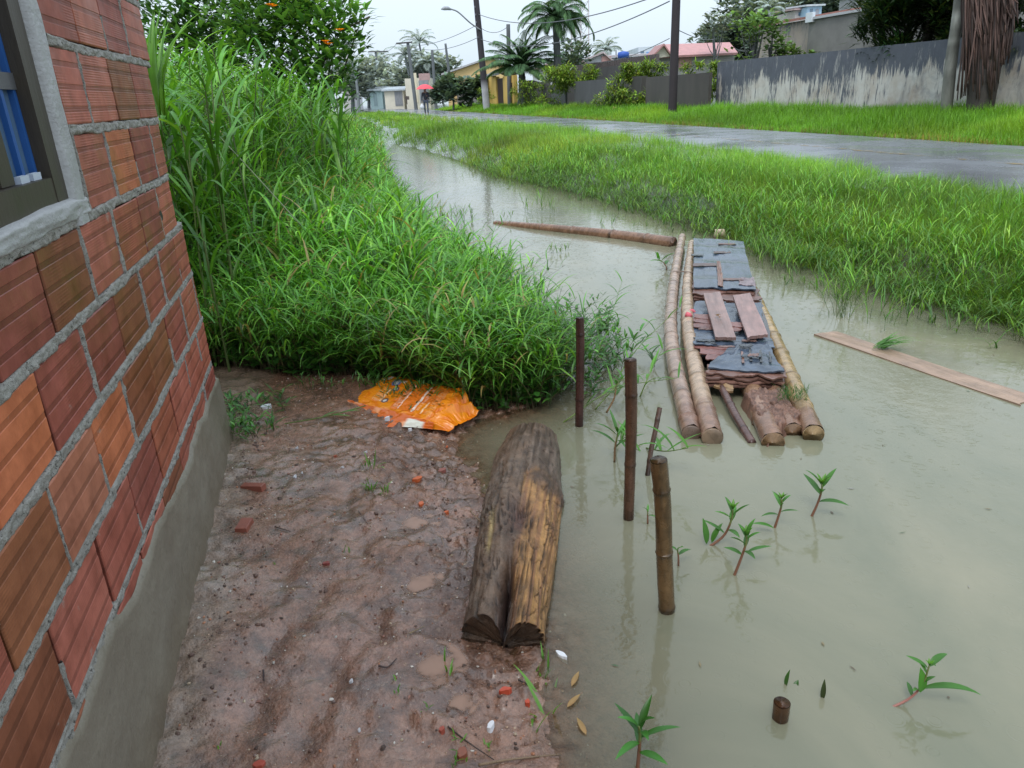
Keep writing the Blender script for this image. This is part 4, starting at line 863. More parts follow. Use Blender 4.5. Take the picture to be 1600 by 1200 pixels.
# main mass of broad bladed grass
b, r = scatter(17000, (-9, 1), (3.6, 30), lambda x, y, r: (lm(x, y) > .03) & (y > yfront(x) + .05 + .12 * r.uniform(-1, 1, len(x))) & ~inhouse(x, y) & (x > -2.2 - .55 * (y - 3.5)), 41, 1.75)
de = np.minimum(lm(b[:, 0], b[:, 1]), (b[:, 1] - yfront(b[:, 0])) * 1.1); dist = np.hypot(b[:, 0], b[:, 1])
hh = (.24 + .46 * np.clip(de, 0, 3.2)) * (1 + 1.5 * fbm(b[:, 0] * 1.3, b[:, 1] * 1.3, oct=3, seed=501)) * r.uniform(.6, 1.3, len(b)); hh = np.minimum(hh, 1.75)
lw = np.where(dist < 9, 1, 1.6) * r.uniform(.012, .024, len(b))
def cf(pos, M_, h):
    c = gcol(G1, M_, r); n = fbm(pos[:, 0] * .8, pos[:, 1] * .8, oct=3, seed=502); c = c * (1 + .9 * n)[:, None]
    c = np.where((r.uniform(0, 1, M_) < .055)[:, None], A((.34, .27, .10)), c)
    c = c * np.clip(.5 + .75 * (pos[:, 2] / np.maximum(h, .3)), .45, 1.15)[:, None]; return c  # shade at the grass base is painted into the blade colours
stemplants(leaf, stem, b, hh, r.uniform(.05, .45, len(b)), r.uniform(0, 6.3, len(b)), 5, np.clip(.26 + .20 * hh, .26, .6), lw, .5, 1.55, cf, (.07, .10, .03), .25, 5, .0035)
# fringe over the front and the waterline: thinner, leaning outwards
b, r = scatter(9000, (-2.2, 1.4), (3.5, 14), lambda x, y, r: (lm(x, y) > -.16) & (lm(x, y) < .55) & (r.uniform(0, 1, len(x)) < .25 + 1.2 * np.clip(lm(x, y) + .1, 0, 1)) & (y > yfront(x) - .02) & ~inhouse(x, y), 42, 1.9)
stemplants(leaf, stem, b, r.uniform(.12, .55, len(b)), r.uniform(.2, 1.0, len(b)), r.normal(-.3, 1.2, len(b)), 5, r.uniform(.14, .30, len(b)), r.uniform(.008, .015, len(b)), .6, 1.2, cf, (.06, .10, .03), .2, 4, .0025)
b, r = scatter(2600, (-2.2, .2), (3.5, 4.8), lambda x, y, r: (y > yfront(x) - .04) & (y < yfront(x) + .5) & ~inhouse(x, y) & (lm(x, y) > -.02), 43, 1.2)
stemplants(leaf, stem, b, r.uniform(.15, .55, len(b)), r.uniform(.2, .8, len(b)), r.normal(-1.4, 1.0, len(b)), 5, r.uniform(.14, .30, len(b)), r.uniform(.008, .016, len(b)), .5, 1.5, cf, (.10, .075, .035), .2, 5, .003)
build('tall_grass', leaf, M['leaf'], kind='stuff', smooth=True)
build('grass_stems', stem, M['stem'], kind='stuff', smooth=True)
# leafy weeds tangled in the front and spreading over the water
leaf, stem = MB(), MB()
def cw(pos, M_, h): return gcol(G3 + [(.055, .19, .03)], M_, r, .3) * np.clip(.5 + 2.2 * pos[:, 2:3], .5, 1.15)  # lower leaves tinted darker, painting in shade near the ground
tip = lambda x, y: np.hypot((x - .36) / .52, (y - 4.5) / .85)
b, r = scatter(15000, (-2.3, 1.6), (3.5, 7.5), lambda x, y, r: ((lm(x, y) > -.08) & (y > yfront(x) - .03) & ~inhouse(x, y) & (r.uniform(0, 1, len(x)) < .16)) | ((tip(x, y) < 1 + .5 * fbm(x * 4, y * 4, oct=3, seed=510)) & (y > yfront(x)) & (r.uniform(0, 1, len(x)) < .12 * (1.3 - tip(x, y)).clip(.25, 1))), 44, 1.5)
n_ = len(b); b[:, 2] = np.maximum(b[:, 2], -.02)
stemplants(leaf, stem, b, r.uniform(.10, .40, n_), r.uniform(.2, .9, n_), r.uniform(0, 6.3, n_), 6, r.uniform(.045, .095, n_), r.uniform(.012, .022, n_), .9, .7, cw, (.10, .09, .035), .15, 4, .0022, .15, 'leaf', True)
# round leaved ground plants at the foot
b, r = scatter(3500, (-2.2, .3), (3.5, 5), lambda x, y, r: (y > yfront(x) - .05) & (y < yfront(x) + .45) & ~inhouse(x, y) & (lm(x, y) > -.02), 45, 1.2); n_ = len(b)
stemplants(leaf, stem, b, r.uniform(.03, .2, n_), r.uniform(.1, .6, n_), r.uniform(0, 6.3, n_), 3, r.uniform(.04, .08, n_), r.uniform(.022, .045, n_), 1.0, .5, cw, (.08, .08, .03), .3, 4, .002, .12, 'leaf')
# weeds at the wall corner
b = A([ground(px, py) for px, py in zip(rng.uniform(355, 445, 75), rng.uniform(625, 692, 75)) if py < 700 - abs(px - 385) * .6]); n_ = len(b)
stemplants(leaf, stem, b, rng.uniform(.02, .10, n_), rng.uniform(.2, 1.0, n_), rng.uniform(0, 6.3, n_), 4, rng.uniform(.03, .08, n_), rng.uniform(.007, .016, n_), .8, .7, cw, (.08, .1, .03), .2, 4, .0018, .15, 'leaf')
b, r = scatter(1800, (-1.25, .3), (3.3, 3.95), lambda x, y, r: (y > yfront(x) - .10 - .25 * r.uniform(0, 1, len(x)) ** 3) & (dleft(x, y) > .08) & (tof(x, y) > WALLT + .15), 46, 1.2); n_ = len(b)
stemplants(leaf, stem, b, r.uniform(.02, .12, n_), r.uniform(.2, .8, n_), r.uniform(0, 6.3, n_), 4, r.uniform(.03, .07, n_), r.uniform(.005, .01, n_), .7, .9, cw, (.08, .1, .03), .2, 4, .0016, .15, 'leaf')
build('leafy_weeds', leaf, M['leaf'], kind='stuff', smooth=True)
build('weed_stems', stem, M['stem'], kind='stuff', smooth=True)
# elephant grass: tall wide drooping leaves
leaf, stem = MB(), MB()
def ce(pos, M_, h): return gcol(G1 + [(.09, .27, .03)], M_, r, .22) * np.clip(.45 + .3 * pos[:, 2:3], .4, 1.1)  # leaf colour darkened low down as painted shade
for (cx, cy, n, h0, h1, sx, sy, L, W, sd) in [(-2.45, 5.0, 60, 1.1, 1.75, .35, .5, .75, .042, 1), (-3.0, 6.6, 200, 1.2, 1.85, .9, .9, .7, .036, 2), (-2.75, 8.6, 200, 1.2, 1.75, .5, 1.3, .7, .038, 3), (-3.95, 11, 300, 1.3, 2.1, .9, 1.6, .75, .045, 4), (-5.6, 16, 260, 1.3, 2.1, 1.0, 3.0, .8, .06, 5), (-6.6, 21.5, 160, 1.1, 2.0, 1.0, 3.0, .9, .08, 6), (-4.5, 8, 160, 1.5, 2.3, .8, 1.3, .8, .045, 7)]:
    r = np.random.RandomState(600 + sd); x = r.normal(cx, sx, n); y = r.normal(cy, sy, n); k = (dleft(x, y) > .25) & ~inhouse(x, y) & (tof(x, y) < tof(cx, cy) + .9); x, y = x[k], y[k]; n = len(x)
    b = np.stack([x, y, height(x, y)], -1)
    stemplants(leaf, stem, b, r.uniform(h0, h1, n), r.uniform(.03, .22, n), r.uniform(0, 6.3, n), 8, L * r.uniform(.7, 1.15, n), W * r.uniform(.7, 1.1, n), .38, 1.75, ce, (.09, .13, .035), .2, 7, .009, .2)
r = np.random.RandomState(640); b = A([D(242, 90, 3.75), D(238, 75, 3.85), D(250, 95, 3.95)]); b = np.repeat(b, 4, 0)          # bright blades rising beside the wall edge
ribbons(leaf, b - A([.03, 0, .25]), r.uniform(.3, 2.6, 12), r.uniform(.42, .62, 12), r.uniform(.03, .042, 12), r.uniform(.02, .14, 12), r.uniform(.2, 1.3, 12), 8, gcol([(.16, .36, .03), (.12, .32, .03)], 12, r, .1), .25)
build('elephant_grass', leaf, M['leaf'], kind='stuff', smooth=True)
build('elephant_grass_stems', stem, M['stem'], kind='stuff', smooth=True)
mb = MB(); tube(mb, spline([D(340, 210, 5.2), D(400, 275, 4.6), D(470, 352, 4.3)], 10), .004, 5, (.12, .16, .06)); build('bent_cane', mb, M['stem'], None, 'long bent straw coloured cane slanting over the tall grass', 'cane', smooth=True)
# single shoots leaning out of the grass towards the raft
leaf, stem = MB(), MB()
r = np.random.RandomState(650)
for pts in [[(965, 590), (1000, 540), (1062, 480)], [(880, 660), (960, 608), (1060, 590)], [(1000, 620), (1015, 585), (1035, 545)], [(900, 560), (950, 500), (972, 440)], [(930, 640), (965, 600), (985, 585)], [(960, 700), (975, 690), (1000, 705)], [(1010, 700), (1040, 705), (1075, 700)], [(720, 400), (760, 372), (785, 350)], [(800, 470), (820, 430), (845, 405)]]:
    z = [.0, .12, .17]; q = spline([P(a, c, zz) for (a, c), zz in zip(pts, z)], 14); tube(stem, q, np.linspace(.004, .0015, 14), 5, (.13, .2, .04))
    for i in range(3, 14, 2):
        n = 1; ribbons(leaf, [q[i]], r.uniform(-1.2, 1.2) + (PI if i % 4 == 1 else 0) * .5, r.uniform(.10, .2), r.uniform(.012, .02), r.uniform(.5, 1.1), r.uniform(.3, 1.3), 6, gcol([(.10, .29, .03), (.08, .24, .03)], 1, r, .12), .2)
build('leaning_shoots', leaf, M['leaf'], kind='stuff', smooth=True); build('leaning_shoot_stems', stem, M['stem'], kind='stuff', smooth=True)

# verge between ditch and road
def verge(n, smin, smax, t0f, t1f, seed, hfun, pal, wmul=1., pw=1.5, per=7):
    r = np.random.RandomState(seed); u = r.uniform(0, 1, n); s = (smin ** (1 - pw) + u * (smax ** (1 - pw) - smin ** (1 - pw))) ** (1 / (1 - pw))
    a, b = t0f(s), t1f(s); t = a + (b - a) * r.uniform(0, 1, n); 
    s = np.repeat(s, per) + r.normal(0, .05, n * per) * (1 + np.repeat(s, per) * .03); t = np.repeat(t, per) + r.normal(0, .05, n * per)
    x = UU[0] * s + NN[0] * t; y = UU[1] * s + NN[1] * t; d = np.hypot(x, y); k = (y > 1) & (height(x, y, False) > -.06) & ((fbm(x * 1.1, y * 1.1, oct=3, seed=79) > -.17) | (r.uniform(0, 1, len(x)) < .35)) & ((t - bankr(s) > .5) | (t > 10) | (fbm(s * .8, t * .8, oct=2, seed=80) > -.08) | (r.uniform(0, 1, len(x)) < .25)); x, y, s, t, d = x[k], y[k], s[k], t[k], d[k]; m = len(x)
    z = height(x, y); L = hfun(s, t, x, y, r) * r.uniform(.55, 1.15, m); W = np.maximum(.0036, .00052 * d) * r.uniform(.7, 1.3, m) * wmul
    c = gcol(pal, m, r, .2) * (1 + 1.1 * fbm(x * .5, y * .5, oct=3, seed=seed))[:, None]
    yl = .6 * sstep(.05, .25, fbm(x * .35 + 9, y * .35, oct=2, seed=seed + 1)); c = c * (1 + yl[:, None] * A([.6, .12, .0]))
    mb = MB(); ribbons(mb, np.stack([x, y, z - .01], -1), r.uniform(0, 6.3, m), L, W, r.uniform(.03, .45, m), r.uniform(.2, 1.3, m), 3, c, 0, 'blade'); return mb
ph_ = lambda s, t, x, y, r: (.16 + .10 * sstep(0, 1.2, t - bankr(s)) + .07 * sstep(8, 14, s)) * (1 + 1.0 * fbm(x * .9, y * .9, oct=3, seed=70)) * (1 + .3 * sstep(8, 4, s))
vg = verge(23000, 1.6, 75, lambda s: np.where(s < 31, bankr(s) - .12, np.interp(s, [31, 36], [2.5, -2])), lambda s: np.interp(s, [4, 9, 20, 35, 50, 75], [5.9, 6.75, 7.4, 7.6, 7.1, 6.8]), 71, ph_, G2, 1.0, 1.35, 8)
build('verge_grass', vg, M['grass'], kind='stuff', smooth=True)
# ragged longer tufts with broad leaves at the water's edge and in the shallows
leaf, stem = MB(), MB()
r = np.random.RandomState(72); n = 2600; u = r.uniform(0, 1, n); s = 2.2 * (18 / 2.2) ** u; t = bankr(s) + r.normal(.06, .22, n) - .3 * r.uniform(0, 1, n) * (r.uniform(0, 1, n) < .25)
x = UU[0] * s + NN[0] * t; y = UU[1] * s + NN[1] * t; b = np.stack([x, y, np.maximum(height(x, y), -.05)], -1)
def cv(pos, M_, h): return gcol(G2 + G1, M_, r, .25) * np.clip(.55 + 1.6 * pos[:, 2:3], .5, 1.1)  # painted shade: leaf colour dims towards the water
stemplants(leaf, stem, b, r.uniform(.08, .26, n), r.uniform(.2, 1.0, n), r.normal(3.4, 1.2, n), 4, r.uniform(.10, .19, n), r.uniform(.005, .011, n) * (1 + .03 * s), .5, 1.2, cv, (.12, .15, .04), .2, 4, .002)
n = 1600; s = 2.4 * (16 / 2.4) ** r.uniform(0, 1, n); t = bankr(s) + r.uniform(.1, 1.4, n); x = UU[0] * s + NN[0] * t; y = UU[1] * s + NN[1] * t; b = np.stack([x, y, height(x, y)], -1)
stemplants(leaf, stem, b, r.uniform(.12, .28, n), r.uniform(.1, .6, n), r.uniform(0, 6.3, n), 4, r.uniform(.12, .20, n), r.uniform(.006, .010, n) * (1 + .03 * s), .4, 1.2, cv, (.12, .2, .04), .2, 4, .002)
for (px, py, n, sp, h) in [(1195, 405, 46, 22, .26), (1230, 425, 30, 20, .26), (1180, 400, 14, 10, .2), (1315, 500, 16, 7, .42), (1345, 480, 10, 16, .25), (1300, 470, 14, 12, .2), (870, 402, 8, 10, .12), (840, 335, 12, 18, .26), (775, 352, 8, 20, .16), (725, 345, 10, 10, .2), (950, 360, 6, 16, .14), (1020, 360, 8, 20, .16), (1140, 370, 8, 12, .15), (690, 350, 14, 14, .28), (1400, 505, 16, 30, .25)]:
    b = A([P(px + r.normal(0, sp), py + r.normal(0, sp * .28), -.02) for _ in range(n)])
    stemplants(leaf, stem, b, r.uniform(.5, 1.1, n) * h, r.uniform(.05, .6, n), r.uniform(0, 6.3, n), 3, r.uniform(.4, .75, n) * h, r.uniform(.006, .011, n), .35, .9, cv, (.09, .16, .04), .3, 4, .0018)
build('waterside_grass', leaf, M['leaf'], kind='stuff', smooth=True); build('waterside_stems', stem, M['stem'], kind='stuff', smooth=True)
mb = MB(); b = D(1443, 404, 6.05); tube(mb, [b - A([.05, 0, .0]), b - A([.02, .01, -.02]), b + A([.01, 0, -.01]), b + A([.03, 0, -.06])], [.004, .04, .035, .006], 8, (.6, .5, .36)); build('foam_scrap', mb, M['white'], None, 'pale foam scrap caught in the verge grass at right', 'litter', smooth=True)
mb = MB(); b = P(1124, 371, .0); tube(mb, [b - A([.06, 0, 0]), b + A([-.03, 0, .05]), b + A([.03, 0, .05]), b + A([.07, 0, 0])], [.01, .05, .05, .01], 8, (.6, .45, .35)); build('foam_lump', mb, M['white'], None, 'pale lump floating behind the far end of the raft', 'litter', smooth=True)
# far verge
fv = verge(12000, 8, 75, lambda s: 11.0 + 0 * s, lambda s: np.where(s < 27, 14.55, 14.1), 73, lambda s, t, x, y, r: (.18 + .2 * sstep(11, 12.2, t)) * (1 + .8 * fbm(x * .6, y * .6, oct=3, seed=74)), [(.15, .38, .03), (.18, .42, .035), (.2, .42, .04)], 1.0, 1.4, 8)
build('far_verge_grass', fv, M['grass'], kind='stuff', smooth=True)
ed = verge(600, 8, 70, lambda s: 10.9 + 0 * s, lambda s: 11.5 + 0 * s, 75, lambda s, t, x, y, r: .2 + 0 * s, [(.22, .17, .05), (.25, .20, .05), (.16, .19, .035), (.18, .11, .04)], 1.2, 1.4, 6)
build('dry_edge_grass', ed, M['grass'], kind='stuff', smooth=True)

# ------------------------------------------------------------------ water plants and sprouts
def water_plant(name, label, stempts, nl, L, W, top=True, group=None, scol=(.22, .10, .06), lcol=(.065, .21, .03), seed=0, extra=()):
    r = np.random.RandomState(seed); q = spline(stempts, 14); root = thing(name, label, 'plant', [q[0][0], q[0][1], 0], group)
    mb = MB(); cs = A(scol)[None] * np.linspace(.9, 1.0, 14)[:, None]; cs[8:] = A((.14, .17, .05)); tube(mb, q, np.linspace(.0055, .003, 14) * (1 if L > .06 else .7), 7, cs); build('stem', mb, M['stem'], root, smooth=True)
    lf = MB(); az0 = r.uniform(0, 6)
    for i in range(nl):
        f = (i + .5) / nl; k = min(13, int(5 + 8.9 * f)); a = az0 + i * 2.4
        ribbons(lf, [q[k]], a, L * r.uniform(.75, 1.15) * (1 - .35 * f), W * r.uniform(.85, 1.15) * (1 - .3 * f), (1.25 - .85 * f) * r.uniform(.85, 1.1), .55 * r.uniform(.5, 1.5), 8, gcol([lcol, A(lcol) * 1.3, A(lcol) * .8], 1, r, .1), .22, 'leaf')
    if top:
        ribbons(lf, np.repeat(q[-1:], 5, 0), az0 + np.arange(5) * 1.26, L * .4, W * .5, .5, .4, 5, A(lcol) * A([1.8, 1.5, 1]), .25, 'leaf')
    for (px, py, z, a, l, w, t0, bd) in extra: ribbons(lf, [P(px, py, z)], a, l, w, t0, bd, 8, gcol([lcol], 1, r, .1), .22, 'leaf')
    build('foliage', lf, M['leaf'], root, smooth=True); return root
def up_(px, py, b, dy=0): return D(px, py, b[1] + dy)
GP = 'willow leaved plants growing out of the water'
b = P(1105, 852); water_plant('water_plant', 'leafy plant with curved stem rising from the water, left of its cluster', [b - A([.01, 0, .02]), up_(1130, 838, b), up_(1143, 812, b), up_(1145, 796, b)], 7, .10, .022, group=GP, seed=1, extra=[(1104, 850, .01, 1.9, .10, .026, .25, .2), (1112, 848, .01, .6, .085, .024, .5, .5)])
b = P(1150, 898); water_plant('water_plant', 'leafy plant with straight reddish stem, nearest the viewer in its cluster', [b - A([.01, 0, .02]), up_(1158, 872, b), up_(1166, 848, b), up_(1166, 836, b)], 8, .09, .022, group=GP, seed=2, extra=[(1168, 862, .06, .1, .09, .018, 1.3, .3)])
b = P(1213, 824); water_plant('water_plant', 'small plant with feathery tip, between the cluster and the tall sprig', [b - A([.01, 0, .02]), up_(1216, 808, b), up_(1221, 790, b), up_(1221, 780, b)], 7, .075, .018, group=GP, seed=3, extra=[(1210, 826, .02, 3.0, .09, .022, 1.1, .6)])
b = P(1270, 806); water_plant('water_plant', 'spreading leafy sprig on a red stem, rightmost of the upper water plants', [b - A([.01, 0, .02]), up_(1277, 788, b), up_(1284, 766, b), up_(1284, 757, b)], 6, .12, .026, group=GP, seed=4)
b = P(1395, 1103); water_plant('water_plant', 'lone plant with pink bent stem and a long drooping leaf in open water', [b - A([.03, 0, .02]), up_(1420, 1092, b), up_(1442, 1068, b), up_(1452, 1040, b)], 5, .05, .014, group=GP, scol=(.36, .15, .12), seed=5, extra=[(1440, 1076, .06, -.25, .15, .024, 1.15, .9), (1438, 1082, .05, 1.9, .075, .032, .15, .1), (1450, 1044, .12, 2.6, .06, .016, 1.1, .3), (1452, 1042, .125, .4, .07, .02, .9, .9)])
b = P(995, 1205); water_plant('water_plant', 'large long leaved plant at the bottom edge, cut by the frame', [b - A([0, 0, .02]), up_(998, 1180, b), up_(1000, 1150, b), up_(998, 1135, b)], 9, .115, .022, False, group=GP, lcol=(.05, .19, .028), seed=6)
b = P(1060, 884); water_plant('water_plant', 'tiny two leaved sprout beside the thick hollow stake', [b, up_(1060, 872, b), up_(1059, 862, b), up_(1059, 858, b)], 3, .06, .018, False, group=GP, seed=7)
b = P(1012, 818); water_plant('water_plant', 'tiny pale sprout between the two nearest stakes', [b, up_(1012, 808, b), up_(1012, 802, b), up_(1012, 798, b)], 3, .055, .010, False, group=GP, seed=8)
b = P(960, 722); water_plant('water_plant', 'drooping grassy plant behind the middle stake', [b, up_(961, 700, b), up_(964, 684, b), up_(965, 676, b)], 8, .16, .02, False, group=GP, seed=9, scol=(.2, .12, .06))
b = P(1285, 418); water_plant('water_plant', 'dark little plant at the grassy water edge behind the raft', [b, up_(1284, 410, b), up_(1284, 404, b), up_(1284, 400, b)], 4, .12, .03, False, group=GP, seed=10)
b = P(1042, 422); water_plant('water_plant', 'little bent plant in the water left of the raft far end', [b, up_(1040, 415, b), up_(1034, 408, b), up_(1028, 405, b)], 5, .16, .04, False, group=GP, seed=11)
b = P(912, 652); water_plant('water_plant', 'leafless looking weed spreading from the foot of the farthest stake', [b + A([.12, 0, .02]), b + A([.16, 0, .10]), b + A([.17, 0, .17]), b + A([.18, 0, .2])], 7, .07, .02, False, group=GP, seed=12, scol=(.25, .15, .08))
GS2 = 'single leaves sticking out of the water'
for px, py, h, lb, sd in [(1228, 1070, .05, 'upright pointed sprout just behind the bamboo stub', 1), (1242, 1072, .022, 'short slanted sprout right of the pointed sprout', 2), (1285, 1090, .055, 'dark single leaf standing in open water right of the stub', 3)]:
    mb = MB(); b = P(px, py); ribbons(mb, [b - A([0, 0, .01])], .4 * sd, h * 1.25, .014, .08 if sd != 2 else .8, .15, 7, (.045, .13, .03) if sd != 3 else (.04, .06, .022), .25, 'leaf'); build('leaf_sprout', mb, M['leaf'], None, lb, 'sprout', GS2, smooth=True)
GS3 = 'green sprigs on the mud'
for px, py, n, h, lb, sd in [(585, 728, 9, .07, 'bright green sprig on the mud, uppermost of three', 1), (578, 765, 11, .06, 'dense green sprig on the mud, left one of three', 2), (598, 770, 7, .06, 'slender green sprig on the mud, right one of three', 3), (547, 862, 4, .035, 'faint tiny sprig in the middle of the mud', 4), (696, 1050, 5, .06, 'thin sprig beside the lowest large puddle', 5), (852, 1060, 9, .07, 'grass sprig at the water edge below the log', 6), (858, 1120, 6, .11, 'taller grass sprig at the water edge near the bottom', 7), (622, 1083, 5, .018, 'small seedling left of the foam crumb, lower', 8), (615, 1062, 4, .015, 'small seedling left of the foam crumb, upper', 9), (666, 1110, 5, .02, 'small seedling beside the tiny puddle', 10), (715, 1158, 6, .025, 'pale seedling above the brown tile chip', 11), (765, 1170, 6, .02, 'seedling below the white foam crumb', 12), (340, 1168, 4, .012, 'lone seedling in the lower left mud', 13), (430, 882, 4, .01, 'lone seedling near the grey mortar splash', 14), (512, 880, 4, .01, 'lone seedling near the dark red chip', 15), (720, 1195, 6, .05, 'grass sprig at the bottom edge of the mud', 16)]:
    r = np.random.RandomState(700 + sd); b = ground(px, py); mb = MB(); bb = b[None] + np.stack([r.normal(0, .3 * h, n), r.normal(0, .3 * h, n), 0 * r.uniform(0, 1, n)], -1)
    ribbons(mb, bb, r.uniform(0, 6.3, n), h * r.uniform(.6, 1.3, n), max(.004, h * .11), r.uniform(.1, .9, n), r.uniform(.1, .9, n), 5, gcol([(.10, .28, .03), (.14, .34, .04)], n, r, .15), .2, 'leaf' if h < .03 else 'grass'); build('sprig', mb, M['leaf'], None, lb, 'sprig', GS3, smooth=True)
mb = MB(); q = spline([ground(445, 665) + A([0, 0, .01]), ground(510, 656) + A([0, 0, .02]), ground(572, 642) + A([0, 0, .03])], 10); tube(mb, q, .003, 5, (.18, .28, .06)); ribbons(mb, [q[5], q[4], q[6]], [-.5, .5, -.1], [.14, .10, .12], .016, 1.35, .2, 6, (.09, .24, .05), .15, 'leaf'); build('fallen_stalk', mb, M['leaf'], None, 'broken green grass stalk lying on the mud left of the orange bag', 'stalk', smooth=True)
# ------------------------------------------------------------------ trees and shrubs
def leafcloud(mb, clumps, n, L, W, pal, seed, var=.25, droop=.4, up=.3):
    """n leaf faces spread through a set of clumps (cx,cy,cz,r): light on top, dark within"""
    r = np.random.RandomState(seed); cl = A(clumps, dtype=float); wgt = cl[:, 3] ** 2; wgt /= wgt.sum(); k = r.choice(len(cl), n, p=wgt)
    d = r.normal(0, 1, (n, 3)); d /= np.linalg.norm(d, axis=1)[:, None]; rad = r.uniform(.35, 1.05, n) ** .6
    p = cl[k, :3] + d * (rad * cl[k, 3])[:, None] * A([1, 1, .8])
    c = gcol(pal, n, r, var) * (.6 + .4 * rad * (d[:, 2] * .5 + .6))[:, None] * (1 + .5 * (r.uniform(0, 1, len(cl))[k] - .5))[:, None]  # top light and inner shade are put into the leaf colours
    ribbons(mb, p, np.arctan2(d[:, 1], d[:, 0]) + r.normal(0, .8, n), L * r.uniform(.6, 1.3, n), W * r.uniform(.6, 1.3, n), r.uniform(.5, 1.6, n), r.uniform(.2, 1.2, n) * droop * 2, 2, c, 0, 'leaf')
def branchy(mb, base, h, r0, tips, col):
    base = A(base); tube(mb, spline([base - A([0, 0, .2]), base + A([.03 * h, 0, h * .35]), base + A([0, .02 * h, h * .7])], 8), np.linspace(r0, r0 * .5, 8), 8, col)
    for t_ in tips:
        a = base + A([.02 * h, 0, h * random.uniform(.3, .6)]); t_ = A(t_); tube(mb, spline([a, (a + t_) / 2 + A([0, 0, -.05 * h]), t_], 6), np.linspace(r0 * .45, r0 * .08, 6), 5, col)
def tree(name, label, cat, base, clumps, n, L, W, pal, bark, r0, seed, group=None, mat='leaf'):
    root = thing(name, label, cat, base, group); tr, cr = MB(), MB(); top = max(c[2] for c in clumps)
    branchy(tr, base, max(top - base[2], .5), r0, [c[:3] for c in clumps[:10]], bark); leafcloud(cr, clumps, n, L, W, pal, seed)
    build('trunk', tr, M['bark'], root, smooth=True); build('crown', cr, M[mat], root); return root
r = np.random.RandomState(800)
# flowering shrub behind the tall grass
cl = [(*D(px, py, Y), rr) for px, py, Y, rr in [(470, 70, 11, .55), (500, 35, 11, .5), (440, 40, 11.3, .6), (525, 55, 10.8, .42), (490, 110, 10.8, .5), (415, 80, 11.2, .6), (455, 10, 11.4, .6), (540, 30, 10.9, .32), (565, 28, 10.8, .16), (520, 100, 10.7, .36), (545, 75, 10.7, .26), (400, 20, 11.6, .7), (430, -20, 11.6, .7), (490, -10, 11.5, .5), (510, 140, 10.8, .4), (470, 140, 11, .5), (380, 110, 11.2, .6)]]
base = [*D(470, 160, 11.2)[:2], .15]
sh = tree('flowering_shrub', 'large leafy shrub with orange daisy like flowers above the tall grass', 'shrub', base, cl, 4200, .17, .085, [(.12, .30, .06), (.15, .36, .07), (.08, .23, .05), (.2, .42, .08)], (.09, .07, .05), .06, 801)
tw = MB(); tube(tw, spline([D(530, 50, 10.8), D(560, 35, 10.8), D(578, 26, 10.8)], 6), .012, 5, (.09, .07, .05)); build('branch', tw, M['bark'], sh, smooth=True)
for px, py in [(513, 70), (509, 66), (427, 11), (422, 9), (531, 48)]:
    fl = MB(); c = D(px, py, 10.2); ribbons(fl, np.repeat(c[None], 9, 0), np.arange(9) * .7, .07, .035, 1.1, .3, 3, (.85, .30, .015), .1, 'leaf'); tube(fl, [c, c + A([0, 0, .02])], .02, 6, (.55, .2, .02)); build('flower', fl, M['grass'], sh)
cl = [(*D(px, py, Y), rr) for px, py, Y, rr in [(330, 20, 13.5, .9), (290, 10, 13.5, .9), (370, -10, 13.8, 1.0), (260, 30, 13, .8), (310, 70, 13, .8), (350, 70, 13, .7), (270, 90, 12.5, .7)]]
tree('dark_tree', 'dark bushy tree behind the grass at the top of the brick wall', 'tree', [*D(320, 150, 13.5)[:2], .15], cl, 3000, .2, .09, [(.07, .19, .06), (.10, .25, .06), (.13, .31, .07)], (.07, .055, .04), .12, 802)

def palm(label, base, top, fl, nf, pal, tr0, tcol, seed, group=None, leaflets=30, lw=.03, ll=.35, droop=1.7, skirt=False, mat='far_leaf'):
    r = np.random.RandomState(seed); base, top = A(base), A(top); root = thing('palm_tree', label, 'palm tree', base, group)
    tb = MB(); q = spline([base - A([0, 0, .3]), base * .5 + top * .5 + A([.03, 0, 0]) * np.linalg.norm(top - base), top], 24); H = np.linalg.norm(top - base)
    tube(tb, q, tr0 * (1.15 - .45 * np.linspace(0, 1, 24)) * (1 + .06 * np.sin(np.arange(24) * 2.4)), 10, tcol); build('trunk', tb, M['bark'], root, smooth=True)
    cm, B, AZ, T0, LL, WW, CC = MB(), [], [], [], [], [], []
    for i in range(nf):
        az = i * 2.4 + r.uniform(-.2, .2); t0 = .1 + 1.25 * (i / nf) + r.uniform(-.1, .1); L = fl * r.uniform(.8, 1.1); n = 14; t = np.linspace(0, 1, n); th = t0 + droop * t ** 1.4
        st = L / (n - 1); rr = np.concatenate([[0], np.cumsum(np.sin(th[:-1]) * st)]); zz = np.concatenate([[0], np.cumsum(np.cos(th[:-1]) * st)])
        pts = top + np.stack([rr * math.cos(az), rr * math.sin(az), zz], -1); tube(cm, pts, np.linspace(.022, .006, n) * max(1, fl / 2), 5, A(pal[0]) * 1.2)
        f = np.linspace(.12, 1, leaflets); pp = np.stack([np.interp(f, t, pts[:, j]) for j in range(3)], -1); thf = np.interp(f, t, th)
        for sgn in (-1, 1):
            B.append(pp); AZ.append(az + sgn * (1.25 - .6 * f)); T0.append(np.clip(thf * .5 + .7, .4, 2.4)); LL.append(ll * np.sin(PI * np.clip(f * .92 + .06, 0, 1)) ** .6 * r.uniform(.85, 1.1, leaflets)); WW.append(np.full(leaflets, lw)); CC.append(gcol(pal, leaflets, r, .2) * (1.15 - .35 * i / nf))
    ribbons(cm, np.concatenate(B), np.concatenate(AZ), np.concatenate(LL), np.concatenate(WW), np.concatenate(T0), 1.1, 3, np.concatenate(CC), 0, 'blade')
    build('crown', cm, M[mat], root); return root
